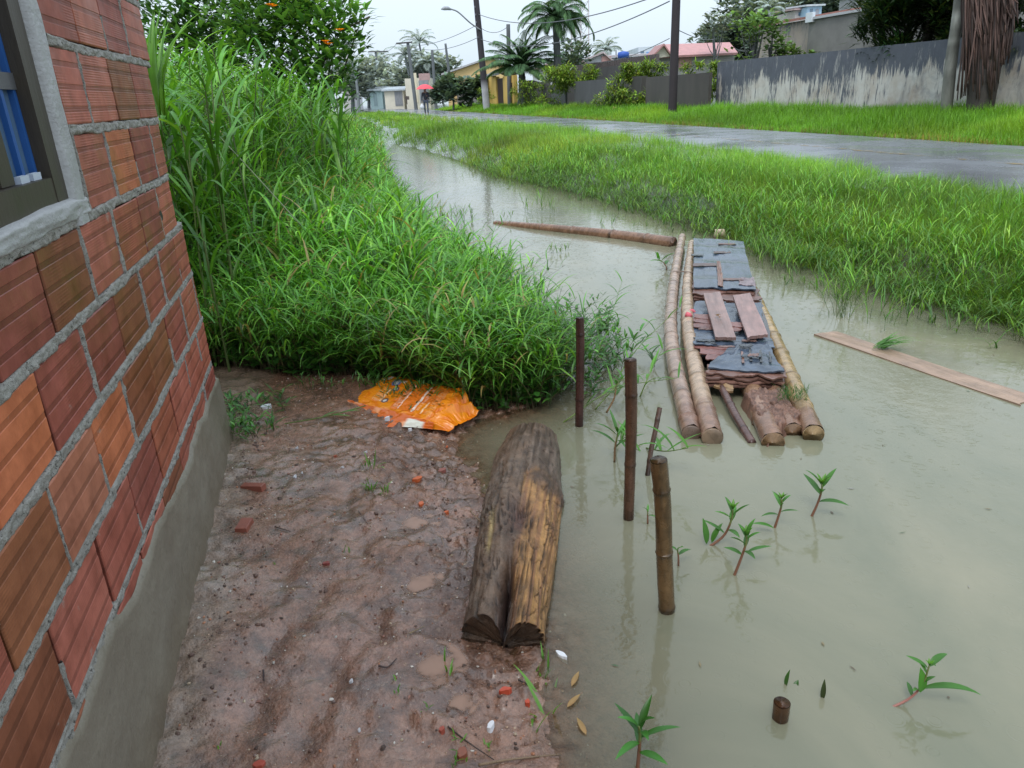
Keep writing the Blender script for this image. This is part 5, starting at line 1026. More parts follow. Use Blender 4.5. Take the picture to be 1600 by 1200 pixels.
pg = [haze((.07, .19, .05), 14), haze((.10, .23, .05), 14), haze((.05, .14, .045), 14)]
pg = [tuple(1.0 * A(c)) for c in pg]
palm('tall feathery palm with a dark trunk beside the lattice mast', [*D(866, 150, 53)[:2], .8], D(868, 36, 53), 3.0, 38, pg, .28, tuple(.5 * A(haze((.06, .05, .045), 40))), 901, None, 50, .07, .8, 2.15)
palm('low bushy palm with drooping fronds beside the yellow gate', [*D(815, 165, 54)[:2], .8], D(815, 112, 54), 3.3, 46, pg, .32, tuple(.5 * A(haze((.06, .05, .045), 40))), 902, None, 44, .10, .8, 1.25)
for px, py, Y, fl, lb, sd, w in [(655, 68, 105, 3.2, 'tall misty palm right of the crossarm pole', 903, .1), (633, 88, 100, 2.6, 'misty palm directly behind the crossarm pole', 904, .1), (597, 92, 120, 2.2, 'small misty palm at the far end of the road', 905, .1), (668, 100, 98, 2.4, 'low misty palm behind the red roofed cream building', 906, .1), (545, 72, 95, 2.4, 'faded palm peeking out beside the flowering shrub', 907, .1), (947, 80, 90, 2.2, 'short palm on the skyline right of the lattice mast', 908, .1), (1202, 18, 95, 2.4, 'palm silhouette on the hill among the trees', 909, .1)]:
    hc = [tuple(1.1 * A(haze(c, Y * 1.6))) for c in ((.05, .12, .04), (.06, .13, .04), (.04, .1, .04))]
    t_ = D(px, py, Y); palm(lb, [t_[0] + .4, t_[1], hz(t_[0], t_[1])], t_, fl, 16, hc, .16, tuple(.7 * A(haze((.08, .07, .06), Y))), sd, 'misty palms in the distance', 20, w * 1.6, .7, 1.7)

def fartree(px, py, w, h, Y, n, label, seed, dark=1., group='misty trees in the distance', name='distant_tree', hzd=None, pal=None):
    """crown centred on a pixel at depth Y, w and h in metres"""
    r = np.random.RandomState(seed); c = D(px, py, Y); g0 = hz(c[0], c[1]); cl = []
    for i in range(14):
        a = r.uniform(0, 6.3); q = r.uniform(0, 1) ** .6; cl.append((c[0] + math.cos(a) * q * w * .36, c[1] + math.sin(a) * q * w * .3, c[2] + r.uniform(-.36, .36) * h, min(w, h) * r.uniform(.16, .3)))
    if name == 'garden_bush':
        for i in range(10): cl.append((c[0] + r.uniform(-.5, .5) * w, c[1] + r.uniform(-.3, .3) * w, g0 + .4 + (c[2] - g0) * r.uniform(.1, .8), h * r.uniform(.18, .28)))
    pal = [tuple(np.minimum(dark * 1.35 * A(haze(q, (hzd or Y) * 1.7)), .9)) for q in (pal or ((.04, .11, .03), (.055, .14, .035), (.03, .08, .025)))]  # leaf palette paled towards the haze colour as distance grows
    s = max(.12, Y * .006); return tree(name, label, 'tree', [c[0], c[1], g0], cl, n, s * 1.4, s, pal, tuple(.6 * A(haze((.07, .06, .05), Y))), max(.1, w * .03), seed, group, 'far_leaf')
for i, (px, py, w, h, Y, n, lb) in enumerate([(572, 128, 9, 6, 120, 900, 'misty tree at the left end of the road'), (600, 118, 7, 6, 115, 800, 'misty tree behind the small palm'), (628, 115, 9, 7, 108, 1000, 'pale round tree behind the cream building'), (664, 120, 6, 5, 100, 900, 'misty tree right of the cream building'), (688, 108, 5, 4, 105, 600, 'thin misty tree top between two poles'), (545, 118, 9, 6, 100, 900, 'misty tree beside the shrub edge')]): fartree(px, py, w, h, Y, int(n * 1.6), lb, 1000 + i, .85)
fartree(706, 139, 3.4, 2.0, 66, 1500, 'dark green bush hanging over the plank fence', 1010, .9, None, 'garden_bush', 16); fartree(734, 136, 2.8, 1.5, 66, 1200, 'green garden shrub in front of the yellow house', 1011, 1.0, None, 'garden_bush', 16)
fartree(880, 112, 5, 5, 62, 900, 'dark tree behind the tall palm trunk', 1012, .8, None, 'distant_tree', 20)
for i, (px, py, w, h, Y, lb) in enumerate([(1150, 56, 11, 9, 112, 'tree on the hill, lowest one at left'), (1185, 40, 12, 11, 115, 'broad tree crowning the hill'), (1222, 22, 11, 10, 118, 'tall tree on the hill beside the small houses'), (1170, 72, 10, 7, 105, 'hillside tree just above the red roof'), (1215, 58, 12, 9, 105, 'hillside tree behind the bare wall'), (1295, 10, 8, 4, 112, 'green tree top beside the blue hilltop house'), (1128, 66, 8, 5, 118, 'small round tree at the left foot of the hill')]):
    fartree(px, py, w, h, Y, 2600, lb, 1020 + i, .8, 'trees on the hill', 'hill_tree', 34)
# thin saplings over the long wall
for i, (px, py, w, h, n, lb) in enumerate([(1178, 68, 2.2, 2.6, 420, 'thin leafy sapling over the left part of the long wall'), (1205, 62, 1.6, 1.8, 220, 'sparse sapling right of the leafy sapling'), (1245, 86, 2.4, .6, 220, 'low sprays of leaves along the long wall top')]):
    fartree(px, py, w, h, 31, n, lb, 1040 + i, 1.3, None, 'sapling', 5, [(.08, .17, .03), (.11, .2, .03)])
fartree(1118, 36, 3, 1.6, 60, 160, 'bare twiggy tree top left of the hill', 1050, .9, None, 'sapling')
# trees of the walled garden at right
def garden(px, py, Y, w, h, n, L, W, lb, seed, pal, name='garden_tree'):
    r = np.random.RandomState(seed); c = D(px, py, Y); cl = [(c[0] + r.uniform(-.5, .5) * w, c[1] + r.uniform(-.4, .4) * w, c[2] + r.uniform(-.5, .5) * h, min(w, h) * r.uniform(.2, .34)) for _ in range(14)]
    return tree(name, lb, 'tree', [c[0], c[1], hz(c[0], c[1])], cl, n, L, W, pal, (.06, .05, .04), .14, seed, None, 'leaf')
dk_ = [(.03, .085, .025), (.045, .11, .028), (.022, .06, .02), (.10, .15, .03)]
garden(1450, 30, 21.6, 2.6, 1.5, 4200, .5, .07, 'dark strap leaved shrub hanging over the long wall', 1101, dk_, 'strap_leaf_shrub'); garden(1425, 15, 22.5, 2.0, 1.5, 2600, .55, .08, 'strap leaved shrub top left of the pale trunk', 1102, dk_ + [(.07, .15, .04)], 'strap_leaf_shrub')
garden(1580, 10, 19.5, 2.4, 2.0, 4600, .26, .1, 'dense dark tree at the upper right corner', 1103, dk_); garden(1500, -10, 21.5, 3.0, 1.8, 4200, .3, .1, 'dark tree crown above the two trunks', 1104, dk_)
garden(1590, 75, 17.6, 1.2, .7, 900, .2, .06, 'dark creeper spilling over the wall right end', 1105, dk_, 'creeper')
b0 = PT(1484, 140, 13.7); tr = thing('pale_tree', 'slim leaning tree with pale lichen trunk in front of the long wall', 'tree', b0)
mb = MB(); q = spline([b0 - A([0, 0, .5]), PT(1487, 90, 13.7), PT(1496, 30, 13.7), PT(1506, -60, 13.7)], 20); tube(mb, q, np.linspace(.125, .11, 20), 12, mixc((.40, .40, .36), (.16, .16, .14), sstep(-.2, .2, fbm(np.arange(20) * .7, np.zeros(20), oct=2, seed=3)))); build('trunk', mb, M['bark'], tr, smooth=True)
cr = MB(); tp = q[-1]; leafcloud(cr, [(tp[0] + a, tp[1] + b, tp[2] + c + .6, .8) for a, b, c in [(0, 0, 0), (.8, .3, .3), (-.7, .2, .5), (.2, -.5, .9)]], 700, .22, .1, dk_, 1110); build('crown', cr, M['leaf'], tr)
b0 = PT(1537, 138, 13.9); tr = thing('big_tree', 'massive reddish brown trunk wrapped in hanging roots at right', 'tree', b0)
mb = MB(); q = spline([b0 - A([0, 0, .5]), PT(1540, 100, 13.9), PT(1541, 60, 13.9), PT(1545, -60, 13.9)], 30); u_ = np.linspace(0, 1, 30); tube(mb, q, .26 + .13 * u_, 22, mixc((.045, .035, .03), (.065, .038, .032), sstep(.35, .6, u_))); build('trunk', mb, M['bark'], tr, smooth=True)
rt_ = MB(); r = np.random.RandomState(1111)
for i in range(220):
    a = r.uniform(PI * .6, 2.3 * PI); rad = .37 + r.uniform(0, .10); top_ = q[-1] + A([math.cos(a) * rad, math.sin(a) * rad, r.uniform(-.5, .3)]); zlo = r.uniform(1.0, 2.9) if math.cos(a) < .2 else r.uniform(1.7, 3.2)
    bot = A([q[8][0] + math.cos(a) * .35 + r.normal(0, .06), q[8][1] + math.sin(a) * .36, zlo]); tube(rt_, spline([top_, (top_ + bot) / 2 + r.normal(0, .03, 3), bot], 8), np.linspace(.028, .012, 8), 5, A((.105, .058, .046)) * r.uniform(.3, 1.4))
build('hanging_roots', rt_, M['bark'], tr, smooth=True); cr = MB(); tp = q[-1]; leafcloud(cr, [(tp[0] + a, tp[1] + b, tp[2] + c + .9, 1.0) for a, b, c in [(0, 0, 0), (1, .3, .3), (-.9, .2, .5), (.2, -.6, .9)]], 900, .25, .11, dk_, 1112); build('crown', cr, M['leaf'], tr)

# ------------------------------------------------------------------ walls and fences
M['stain'] = stained('mouldy_white_wall', 1.1, 2.45, k_extra=-.13)
M['stain_far'] = stained('mouldy_grey_wall', 2.6, 4.2, (.30, .27, .24), (.08, .085, .09), -.12)
M['panel'] = vc('dark_panel', .7, 2.5, .45, 20, .3, .01, (1, 1, .3))
def wallrow(s0, s1, t, z0, topf, thick, name, mat, label, cat, seed=0, n=60, coping=None, col=(1, 1, 1)):
    s = np.linspace(s0, s1, n); mb = MB(); tp = topf(s)
    for t_, fl in ((t, False), (t + thick, True)):
        V = np.concatenate([[ST(a, t_, z0) for a in s], [ST(a, t_, b) for a, b in zip(s, tp)]]); f = gridf(2, n); mb.add(V, f if not fl else f[:, ::-1], col)
    mb.add(np.concatenate([[ST(a, t, b) for a, b in zip(s, tp)], [ST(a, t + thick, b) for a, b in zip(s, tp)]]), gridf(2, n), A(col) * .5)
    for a, b, fl in ((s[0], tp[0], 0), (s[-1], tp[-1], 1)): mb.add([ST(a, t, z0), ST(a, t + thick, z0), ST(a, t + thick, b), ST(a, t, b)], [(0, 1, 2, 3)], col)
    return build(name, mb, mat, None, label, cat)
lw = wallrow(4, 26.75, 14.6, .4, lambda s: 2.36 + .03 * fbm(s * .8, s * 0, oct=3, seed=3) - .0 * s, .2, 'boundary_wall', M['stain'], 'long mould stained white boundary wall at right behind the grass', 'wall', n=120)
wallrow(26.3, 31.9, 14.05, .3, lambda s: 2.02 + 0 * s, .12, 'panel_wall', M['panel'], 'dark grey panel wall behind the near utility pole', 'wall', col=(.075, .065, .06))
wallrow(35.2, 41.6, 14.05, .3, lambda s: 2.08 + 0 * s, .12, 'panel_wall', M['panel'], 'dark grey panel wall between two patches of climbing weeds', 'wall', col=(.08, .08, .085))
wallrow(43.6, 46.4, 14.2, .3, lambda s: 2.0 + 0 * s, .12, 'panel_wall', M['panel'], 'short dark wall section between weeds and the low palm', 'wall', col=(.075, .075, .08))
wallrow(47.2, 54.6, 14.3, .3, lambda s: 2.3 + .1 * np.sin(s), .12, 'panel_wall', M['panel'], 'dark weathered wall in front of the low palm', 'wall', col=(.07, .065, .065))
wallrow(33.2, 34.3, 14.4, .3, lambda s: 2.1 + 0 * s, .3, 'wall_pillar', M['panel'], 'dark old pillar among the climbing weeds', 'pillar', n=4, col=(.06, .055, .05))
# high grey wall with spikes behind the panels
gw = thing('spiked_wall', 'long dark weathered wall topped with spikes behind the panel walls', 'wall', ST(44, 19, .8))
mb = MB(); a, b = PT(862, 120, 19), PT(1025, 97, 19); s0, s1 = UU @ b, UU @ a; z1 = a[2]; 
sbox(mb, s0, s1 - 5, 19, 19.25, .5, z1 + .25, (.10, .095, .10)); sbox(mb, s1 - 5, s1 + 6, 19.02, 19.2, .5, z1 - .6, (.09, .085, .09)); build('wall_body', mb, M['panel'], gw)
mb = MB()
for q in np.arange(s0, s1 - 5, .42): sbox(mb, q, q + .16, 19.02, 19.2, z1 + .25, z1 + .6, (.10, .08, .08))
build('spikes', mb, M['panel'], gw)
# climbing weeds over the panels
for i, (px, py, w, h, Y, n, lb) in enumerate([(880, 138, 2.6, 1.8, 45, 1500, 'yellow green weeds climbing over the dark wall'), (905, 120, 2.4, 1.1, 44, 900, 'tall grassy weeds on top of the dark panel wall'), (975, 135, 2.2, 2.4, 37.5, 1700, 'bright weeds filling the gap between two panel walls'), (1003, 112, 2.4, 1.0, 37, 900, 'creeper draped behind the near panel wall'), (826, 148, 1.6, 1.4, 50, 600, 'green weeds below the low palm'), (1113, 130, .5, 1.6, 31, 260, 'narrow green plant between panel wall and white wall'), (985, 160, 2.2, .8, 35, 500, 'low weeds at the foot of the gap between panel walls'), (760, 150, 1.5, .8, 60, 200, 'weeds at the foot of the yellow gate'), (1095, 108, 1.4, .5, 34, 200, 'weeds along the top of the low dark wall')]):
    r = np.random.RandomState(1200 + i); c = D(px, py, Y); cl = [(c[0] + r.uniform(-.5, .5) * w, c[1] + r.uniform(-.2, .2), c[2] + r.uniform(-.5, .5) * h, min(w, h) * r.uniform(.16, .3)) for _ in range(12)]
    root = thing('climbing_weeds', lb, 'weeds', [c[0], c[1], c[2] - h * .5]); cr = MB(); leafcloud(cr, cl, n * 2, .32, .065, [(.24, .40, .05), (.28, .46, .06), (.17, .30, .05), (.36, .42, .09)], 1200 + i, .25, .7); build('foliage', cr, M['far_leaf'], root)
# plank fence
pf = thing('plank_fence', 'grey weathered plank fence left of the yellow gate', 'fence', ST(72, 14.2, .7)); mb = MB(); r = np.random.RandomState(9)
a, b = PT(682, 150, 14.2), PT(750, 150, 14.2); sa, sb = UU @ a, UU @ b
for q in np.arange(66.6, 84, .3): sbox(mb, q, q + .26, 14.2 + r.uniform(-.02, .02), 14.24, .5, 2.25 + r.uniform(-.12, .12), A((.23, .21, .21)) * r.uniform(.6, 1.15))
build('boards', mb, M['panel'], pf)
for q in (67, 71, 75, 79, 83): mb = MB(); sbox(mb, q, q + .16, 14.08, 14.18, .5, 2.5, (.14, .12, .12)); build('fence_post', mb, M['panel'], pf)

# ------------------------------------------------------------------ houses
def gable(mb, s0, s1, t0, t1, z0, z1, zr, c, along=True):
    """walls of a gabled house; ridge runs along the road when along"""
    sbox(mb, s0, s1, t0, t1, z0, z1, c)
    if along:
        for s in (s0, s1): mb.add([ST(s, t0, z1), ST(s, t1, z1), ST(s, (t0 + t1) / 2, zr)], [(0, 1, 2)], c)
    else:
        for t in (t0, t1): mb.add([ST(s0, t, z1), ST(s1, t, z1), ST((s0 + s1) / 2, t, zr)], [(0, 1, 2)], c)
def gable_roof(mb, s0, s1, t0, t1, z1, zr, c, ov=.3, th=.12, along=True):
    if along:
        tm = (t0 + t1) / 2; k = (zr - z1) / (tm - t0)
        for ta, tb in ((t0 - ov, tm), (t1 + ov, tm)):
            za = z1 - k * ov; obox(mb, ST(s0 - ov, ta, za + .02), UU * (s1 - s0 + 2 * ov), NN * (tb - ta) + A([0, 0, zr - za]), A([0, 0, th]), c)
    else:
        sm = (s0 + s1) / 2; k = (zr - z1) / (sm - s0)
        for sa, sb in ((s0 - ov, sm), (s1 + ov, sm)):
            za = z1 - k * ov; obox(mb, ST(sa, t0 - ov, za + .02), NN * (t1 - t0 + 2 * ov), UU * (sb - sa) + A([0, 0, zr - za]), A([0, 0, th]), c)
def front(mb, s0, s1, z0, z1, t, c, d=.04): return sbox(mb, s0, s1, t - d, t + .02, z0, z1, c)
M['tiles'] = vc('clay_roof', .6, 3, .3, 12, .5, .03); M['paintwall'] = vc('painted_wall', .7, 1.0, .18, 12, .2, .01)
yl = (.72, .47, .13)
# yellow gate with brown door
gt = thing('yellow_gate', 'yellow gateway with a brown wooden door and small tiled roof', 'gate', ST(58, 14.2, .7)); mb = MB()

for a_, b__, z_ in ((55.6, 58.9, 2.85), (61.2, 62.3, 2.9), (62.3, 66.2, 3.0)): mb = MB(); sbox(mb, a_, b__, 14.2 if a_ < 62 else 14.25, 14.5, .4, z_, yl); build('gate_pillar', mb, M['paintwall'], gt)
mb = MB(); sbox(mb, 58.9, 61.2, 14.3, 14.4, .5, 2.75, (.085, .05, .042)); 
for q in np.arange(59.2, 61.1, .38): sbox(mb, q, q + .03, 14.285, 14.299, .55, 2.7, (.05, .03, .025))
build('door', mb, M['wood_dark'], gt)
mb = MB(); obox(mb, ST(58.2, 13.7, 2.95), UU * 4.6, NN * .85 + A([0, 0, .4]), A([0, 0, .1]), (.20, .19, .21)); obox(mb, ST(58.2, 14.55, 3.34), UU * 4.6, NN * .8 - A([0, 0, .4]), A([0, 0, .1]), (.16, .13, .13)); build('roof', mb, M['tiles'], gt)
mb = MB(); sbox(mb, 56.0, 56.25, 14.05, 14.19, 1.75, 2.35, (.05, .04, .04)); build('bell_box', mb, M['plain'], gt)
# yellow house
def box_house(name, label, px0, px1, pyt, pyb, Y, col, depth=6, roofc=None, parts=(), cat='house', hzf=1.):
    """a plain block facing the viewer: pixel box measured at depth Y gives its real width and height"""
    a, b = D(px0, pyt, Y), D(px1, pyb, Y); c = D((px0 + px1) / 2, pyt, Y); g0 = hz(c[0], c[1]) - .3; z0 = min(b[2], g0 + .3 + 3) if False else g0
    root = thing(name, label, cat, [c[0], c[1], g0]); col = haze(col, Y * hzf); mb = MB(); obox(mb, [a[0], Y, z0], [b[0] - a[0], 0, 0], [0, depth, 0], [0, 0, c[2] - z0], col); build('wall', mb, M['paintwall'], root)  # wall colour paled with distance to stand for haze
    if roofc: mb = MB(); obox(mb, [a[0] - .25, Y - .35, c[2] + .01], [b[0] - a[0] + .5, 0, 0], [0, depth + .6, .35], [0, 0, .18], haze(roofc, Y * hzf)); build('roof', mb, M['tiles'], root)
    for (nm, x0, x1, y0, y1, cc_, mt) in parts:
        p0, p1 = D(x0, y0, Y - .05), D(x1, y1, Y - .05); mb = MB(); obox(mb, [p0[0], Y - .06, min(p1[2], p0[2])], [p1[0] - p0[0], 0, 0], [0, .055, 0], [0, 0, abs(p0[2] - p1[2])], haze(cc_, Y * .6 * hzf)); build(nm, mb, M[mt], root)
    return root
box_house('cream_building', 'cream rendered building with a red tiled side behind the crossarm pole', 632, 673, 122, 162, 88, (.70, .56, .33), 7, None, [('tower', 646, 654, 114, 160, (.74, .60, .36), 'paintwall'), ('tiled_panel', 654, 672, 115, 125, (.38, .13, .10), 'tiles'), ('shade_wall', 654, 672, 126, 160, (.15, .14, .15), 'panel')], 'building')
box_house('cream_shed', 'low cream shed with a grey tin roof and dark doors', 600, 632, 142, 165, 92, (.66, .52, .28), 5, (.30, .32, .35), [('door', 616, 630, 143, 165, (.08, .06, .06), 'wood_dark')], 'shed')
box_house('green_shed', 'small teal shed at the far left end of the street', 577, 599, 142, 165, 98, (.16, .34, .30), 5, (.30, .32, .34), [('door', 583, 590, 146, 165, (.10, .2, .2), 'wood_dark')], 'shed')
box_house('pink_block', 'misty pinkish apartment block showing beside the shrub', 528, 552, 85, 165, 125, (.52, .36, .30), 9, None, [('window', 532, 538, 95, 103, (.2, .2, .22), 'glass'), ('window', 541, 547, 95, 103, (.2, .2, .22), 'glass'), ('window', 532, 538, 112, 120, (.2, .2, .22), 'glass'), ('window', 541, 547, 112, 120, (.2, .2, .22), 'glass')], 'building')
def gable_front(name, label, pxl, pxr, pyb, pya, Y, wallc, roofc, depth, pxm=None, cat='house'):
    a, b = D(pxl, pyb, Y), D(pxr, pyb, Y); m = D(pxm or (pxl + pxr) / 2, pya, Y); g0 = hz(m[0], m[1]) - .3; zl = (a[2] + b[2]) / 2
    root = thing(name, label, cat, [m[0], Y, g0]); mb = MB(); obox(mb, [a[0], Y, g0], [b[0] - a[0], 0, 0], [0, depth, 0], [0, 0, zl - g0], wallc)
    for yy in (Y, Y + depth): mb.add([[a[0], yy, zl], [b[0], yy, zl], [m[0], yy, m[2]]], [(0, 1, 2)], wallc)
    build('wall', mb, M['paintwall'], root); mb = MB()
    for e in (a, b):
        k = .12; ex = A([e[0] - m[0], 0, zl - m[2]]) * (1 + k); obox(mb, [m[0], Y - .4, m[2] + .03], ex, [0, depth + .8, 0], [0, 0, .16], roofc)
    build('roof', mb, M['tiles'], root); return root
yh = gable_front('yellow_house', 'yellow gabled house with pale tin roof behind the gateway', 698, 806, 113, 91, 80, haze((.68, .43, .11), 30), haze((.36, .30, .30), 70), 10, 768)
for q0, q1 in ((728, 736), (742, 750)):
    p0, p1 = D(q0, 117, 79.9), D(q1, 127, 79.9); mb = MB(); obox(mb, [p0[0], 79.92, p1[2]], [p1[0] - p0[0], 0, 0], [0, .07, 0], [0, 0, p0[2] - p1[2]], haze((.5, .36, .16), 40)); w_ = build('window', mb, M['wood_dark'], yh)
    mb = MB(); obox(mb, [p0[0] + .1, 79.90, p1[2] + .1], [p1[0] - p0[0] - .2, 0, 0], [0, .018, 0], [0, 0, p0[2] - p1[2] - .2], (.2, .2, .2)); build('pane', mb, M['glass'], w_)
gable_front('white_house', 'white gabled house with faded red roof behind the tall palm', 842, 918, 106, 88, 66, haze((.70, .72, .74), 40), haze((.36, .17, .14), 50), 12, 893)
h2 = gable_front('small_house', 'small house with a red side seen beyond the spiked wall', 905, 957, 98, 84, 75, haze((.3, .29, .3), 60), haze((.36, .22, .2), 60), 8, 942)
mb = MB(); p0, p1 = D(940, 88, 74.9), D(955, 100, 74.9); obox(mb, [p0[0], 74.9, p1[2]], [p1[0] - p0[0], 0, 0], [0, .09, 0], [0, 0, p0[2] - p1[2]], haze((.40, .13, .09), 40)); build('red_panel', mb, M['paintwall'], h2)
# red roofed house right of the near pole
Y = 62; rh = thing('red_roof_house', 'house with a broad pinkish red tile roof right of the near pole', 'house', [*D(1085, 105, Y)[:2], .8]); mb = MB()
a, b = D(1022, 92, Y), D(1148, 84, Y); g0 = .6; zl = a[2]
obox(mb, [a[0], Y, g0], [b[0] - a[0], 0, 0], [0, 7, 0], [0, 0, zl - g0 + .25], haze((.20, .17, .17), 30)); build('wall', mb, M['paintwall'], rh)
mb = MB(); rc = haze((.50, .17, .145), 30); e0, e1, r0_, r1_ = D(1026, 88, Y - .6), D(1153, 82, Y - .6), D(1040, 69, Y + 3.5), D(1140, 66, Y + 3.5)
mb.add([e0, e1, r1_, r0_], [(0, 1, 2, 3)], rc); mb.add([e0 - A([0, 0, .15]), e1 - A([0, 0, .15]), e1, e0], [(0, 1, 2, 3)], A(rc) * .6); mb.add([e1, e1 + A([0, 8, 0]), r1_], [(0, 1, 2)], rc); mb.add([e0 + A([0, 8, 0]), e1 + A([0, 8, 0]), r1_, r0_], [(0, 3, 2, 1)], rc); build('roof', mb, M['tiles'], rh)
mb = MB(); q0, q1, qm = D(1017, 92, Y - .7), D(1047, 88, Y - .7), D(1036, 72, Y - .7); mb.add([q0, q1, qm], [(0, 1, 2)], haze((.62, .55, .42), 30)); build('gable_wall', mb, M['paintwall'], rh)
mb = MB()
for e in (q0, q1): obox(mb, qm + A([0, -.4, .02]), (e - qm) * 1.12, [0, 3.6, 0], [0, 0, .15], A(rc) * .75)
build('gable_roof', mb, M['tiles'], rh)
mb = MB(); p0, p1 = D(1061, 88, Y - .05), D(1080, 106, Y - .05); obox(mb, [p0[0], Y - .08, p1[2]], [p1[0] - p0[0], 0, 0], [0, .07, 0], [0, 0, p0[2] - p1[2] - .1], haze((.36, .13, .10), 30)); build('brick_panel', mb, M['paintwall'], rh)
box_house('pale_block', 'pale blue grey flat roofed building on the skyline', 998, 1030, 73, 100, 85, (.52, .56, .62), 8, None, [('blue_sheet', 1010, 1028, 81, 90, (.03, .22, .62), 'plain'), ('window', 1001, 1006, 80, 88, (.3, .32, .36), 'glass')], 'building')
box_house('low_roof_house', 'long low roof line between water tank and pale building', 944, 1016, 89, 110, 78, (.34, .30, .31), 7, (.34, .24, .23), [('window', 960, 968, 94, 100, (.1, .1, .1), 'glass')], 'house')
tk = MB(); c = D(974, 88, 76); tube(tk, [c - A([0, 0, .15]), c + A([0, 0, .2]), c + A([0, 0, .36]), c + A([0, 0, .44])], [.52, .55, .5, .12], 14, (.03, .10, .42)); build('water_tank', tk, M['plain'], None, 'round blue water tank on a roof on the skyline', 'water tank', smooth=True)
# grey buildings above the long wall
gb1 = thing('grey_building', 'large bare grey rendered building rising behind the long wall', 'building', ST(24, 19, .9)); mb = MB()
a, b = PT(1265, 30, 19), PT(1395, 12, 19); sA, sB = UU @ a, UU @ b; sbox(mb, sB - 4, sA, 19, 24, .8, (a[2] + b[2]) / 2, (.205, .20, .19)); build('wall', mb, M['stain_far'] if False else M['wall_far'], gb1)
mb = MB(); sbox(mb, sB - 4, sA - .0, 18.9, 24.05, (a[2] + b[2]) / 2 + .002, (a[2] + b[2]) / 2 + .09, (.42, .43, .45)); sbox(mb, sA - .35, sA + .05, 18.85, 18.99, a[2] - .12, a[2] + .22, (.62, .66, .7)); build('coping', mb, M['white'], gb1)
gb2 = thing('stained_building', 'stained grey beige building wall with red tile edge left of the bare grey one', 'building', ST(30, 19, .9)); mb = MB()
a2_, b2_ = PT(1186, 42, 19.3), PT(1264, 32, 19.3); sL = UU @ a2_; sbox(mb, sA + .08, sL, 19.3, 24, .8, (a2_[2] + b2_[2]) / 2, (1, 1, 1)); build('wall', mb, M['stain_far'], gb2)
mb = MB(); obox(mb, ST(sA + .06, 19.1, (a2_[2] + b2_[2]) / 2 + .01), UU * (sL - sA + .1), NN * 2.5 + A([0, 0, .3]), A([0, 0, .09]), (.30, .13, .10)); build('roof_edge', mb, M['tiles'], gb2)
gb3 = thing('upper_grey_building', 'upper grey concrete block standing behind the bare grey building', 'building', ST(30, 30, 1)); mb = MB(); a3, b3 = PT(1312, 2, 30), PT(1392, -8, 30); sbox(mb, UU @ b3 - 6, UU @ a3, 30, 36, .8, a3[2] + .1, haze((.21, .205, .21), 25)); build('wall', mb, M['wall_far'], gb3)
mb = MB(); front(mb, UU @ b3 - 1, UU @ b3, a3[2] - 1.6, a3[2] - .6, 29.95, (.05, .05, .06)); build('window', mb, M['glass'], gb3)
mb = MB(); sbox(mb, UU @ b3 - 6, UU @ a3 + .1, 29.9, 36.1, a3[2] + .102, a3[2] + .22, (.25, .25, .26)); build('coping', mb, M['wall_far'], gb3)
box_house('blue_house', 'tiny light blue house on the hill top', 1262, 1282, 10, 34, 92, (.22, .42, .62), 6, (.5, .52, .55), [('window', 1266, 1270, 14, 19, (.1, .12, .15), 'glass'), ('door', 1275, 1279, 14, 24, (.2, .2, .25), 'plain')], 'house', .7)
box_house('red_roof_cottage', 'tiny red roofed cottage on the hill left of the blue house', 1243, 1261, 16, 34, 94, (.45, .33, .28), 6, (.42, .16, .12), [('window', 1248, 1253, 19, 24, (.1, .12, .15), 'glass')], 'house', .7)
box_house('pink_cottage', 'low pinkish house on the hill right of the blue house', 1282, 1312, 22, 36, 86, (.48, .34, .28), 6, None, [('window', 1290, 1295, 25, 30, (.1, .12, .15), 'glass')], 'house', .7)

# ------------------------------------------------------------------ poles, cables, mast
def utility_pole(label, pb, pt_, r0, r1, arm=None, col=(.034, .026, .03), group='utility poles along the road', white=False, parts=True):
    root = thing('utility_pole', label, 'utility pole', pb, group); mb = MB(); n = 14; q = A([A(pb) - A([0, 0, .5]) + (A(pt_) - A(pb) + A([0, 0, .5])) * f for f in np.linspace(0, 1, n)])
    cc = np.repeat(A(col)[None], n, 0)
    if white: cc[:4] = (.42, .42, .44)
    tube(mb, q, np.linspace(r0, r1, n), 12, cc); build('pole_shaft', mb, M['wall_far'], root, smooth=True)
    if parts:
        for f in (.60, .72, .78, .84):
            c = A(pb) + (A(pt_) - A(pb)) * f; m = MB(); tube(m, [c + A([-.14, -.16, 0]), c + A([-.14, -.16, .10]), c + A([-.14, -.16, .16])], [.05, .06, .03], 8, (.10, .10, .12)); build('insulator', m, M['plain'], root, smooth=True)
    if arm:
        m = MB(); obox(m, arm[0], A(arm[1]) - A(arm[0]), A([0, .12, 0]), A([0, 0, .14]), (.06, .055, .06)); build('crossarm', m, M['wood_dark'], root)
    return root
pb = PT(1051, 162, 13.0); pn_b = A([pb[0], pb[1], hz(pb[0], pb[1])]); pn_t = A([pb[0] - .0, pb[1], 8.6])
utility_pole('thick dark utility pole, the nearest, in front of the dark panel wall', pn_b, pn_t, .165, .135, None)
pb = PT(761, 166, 12.4); p2b = A([pb[0], pb[1], hz(pb[0], pb[1])]); q_ = D(744, 0, pb[1]); p2t = p2b + (q_ - p2b) * 1.1
p2 = utility_pole('leaning utility pole carrying a street lamp beside the yellow gate', p2b, p2t, .26, .19, None, (.038, .033, .04), white=True)
arm0 = D(751, 47, p2b[1] - .2); lp = spline([arm0, D(735, 36, p2b[1] - .6), D(716, 19, p2b[1] - 1.2), D(704, 14, p2b[1] - 1.6)], 14)
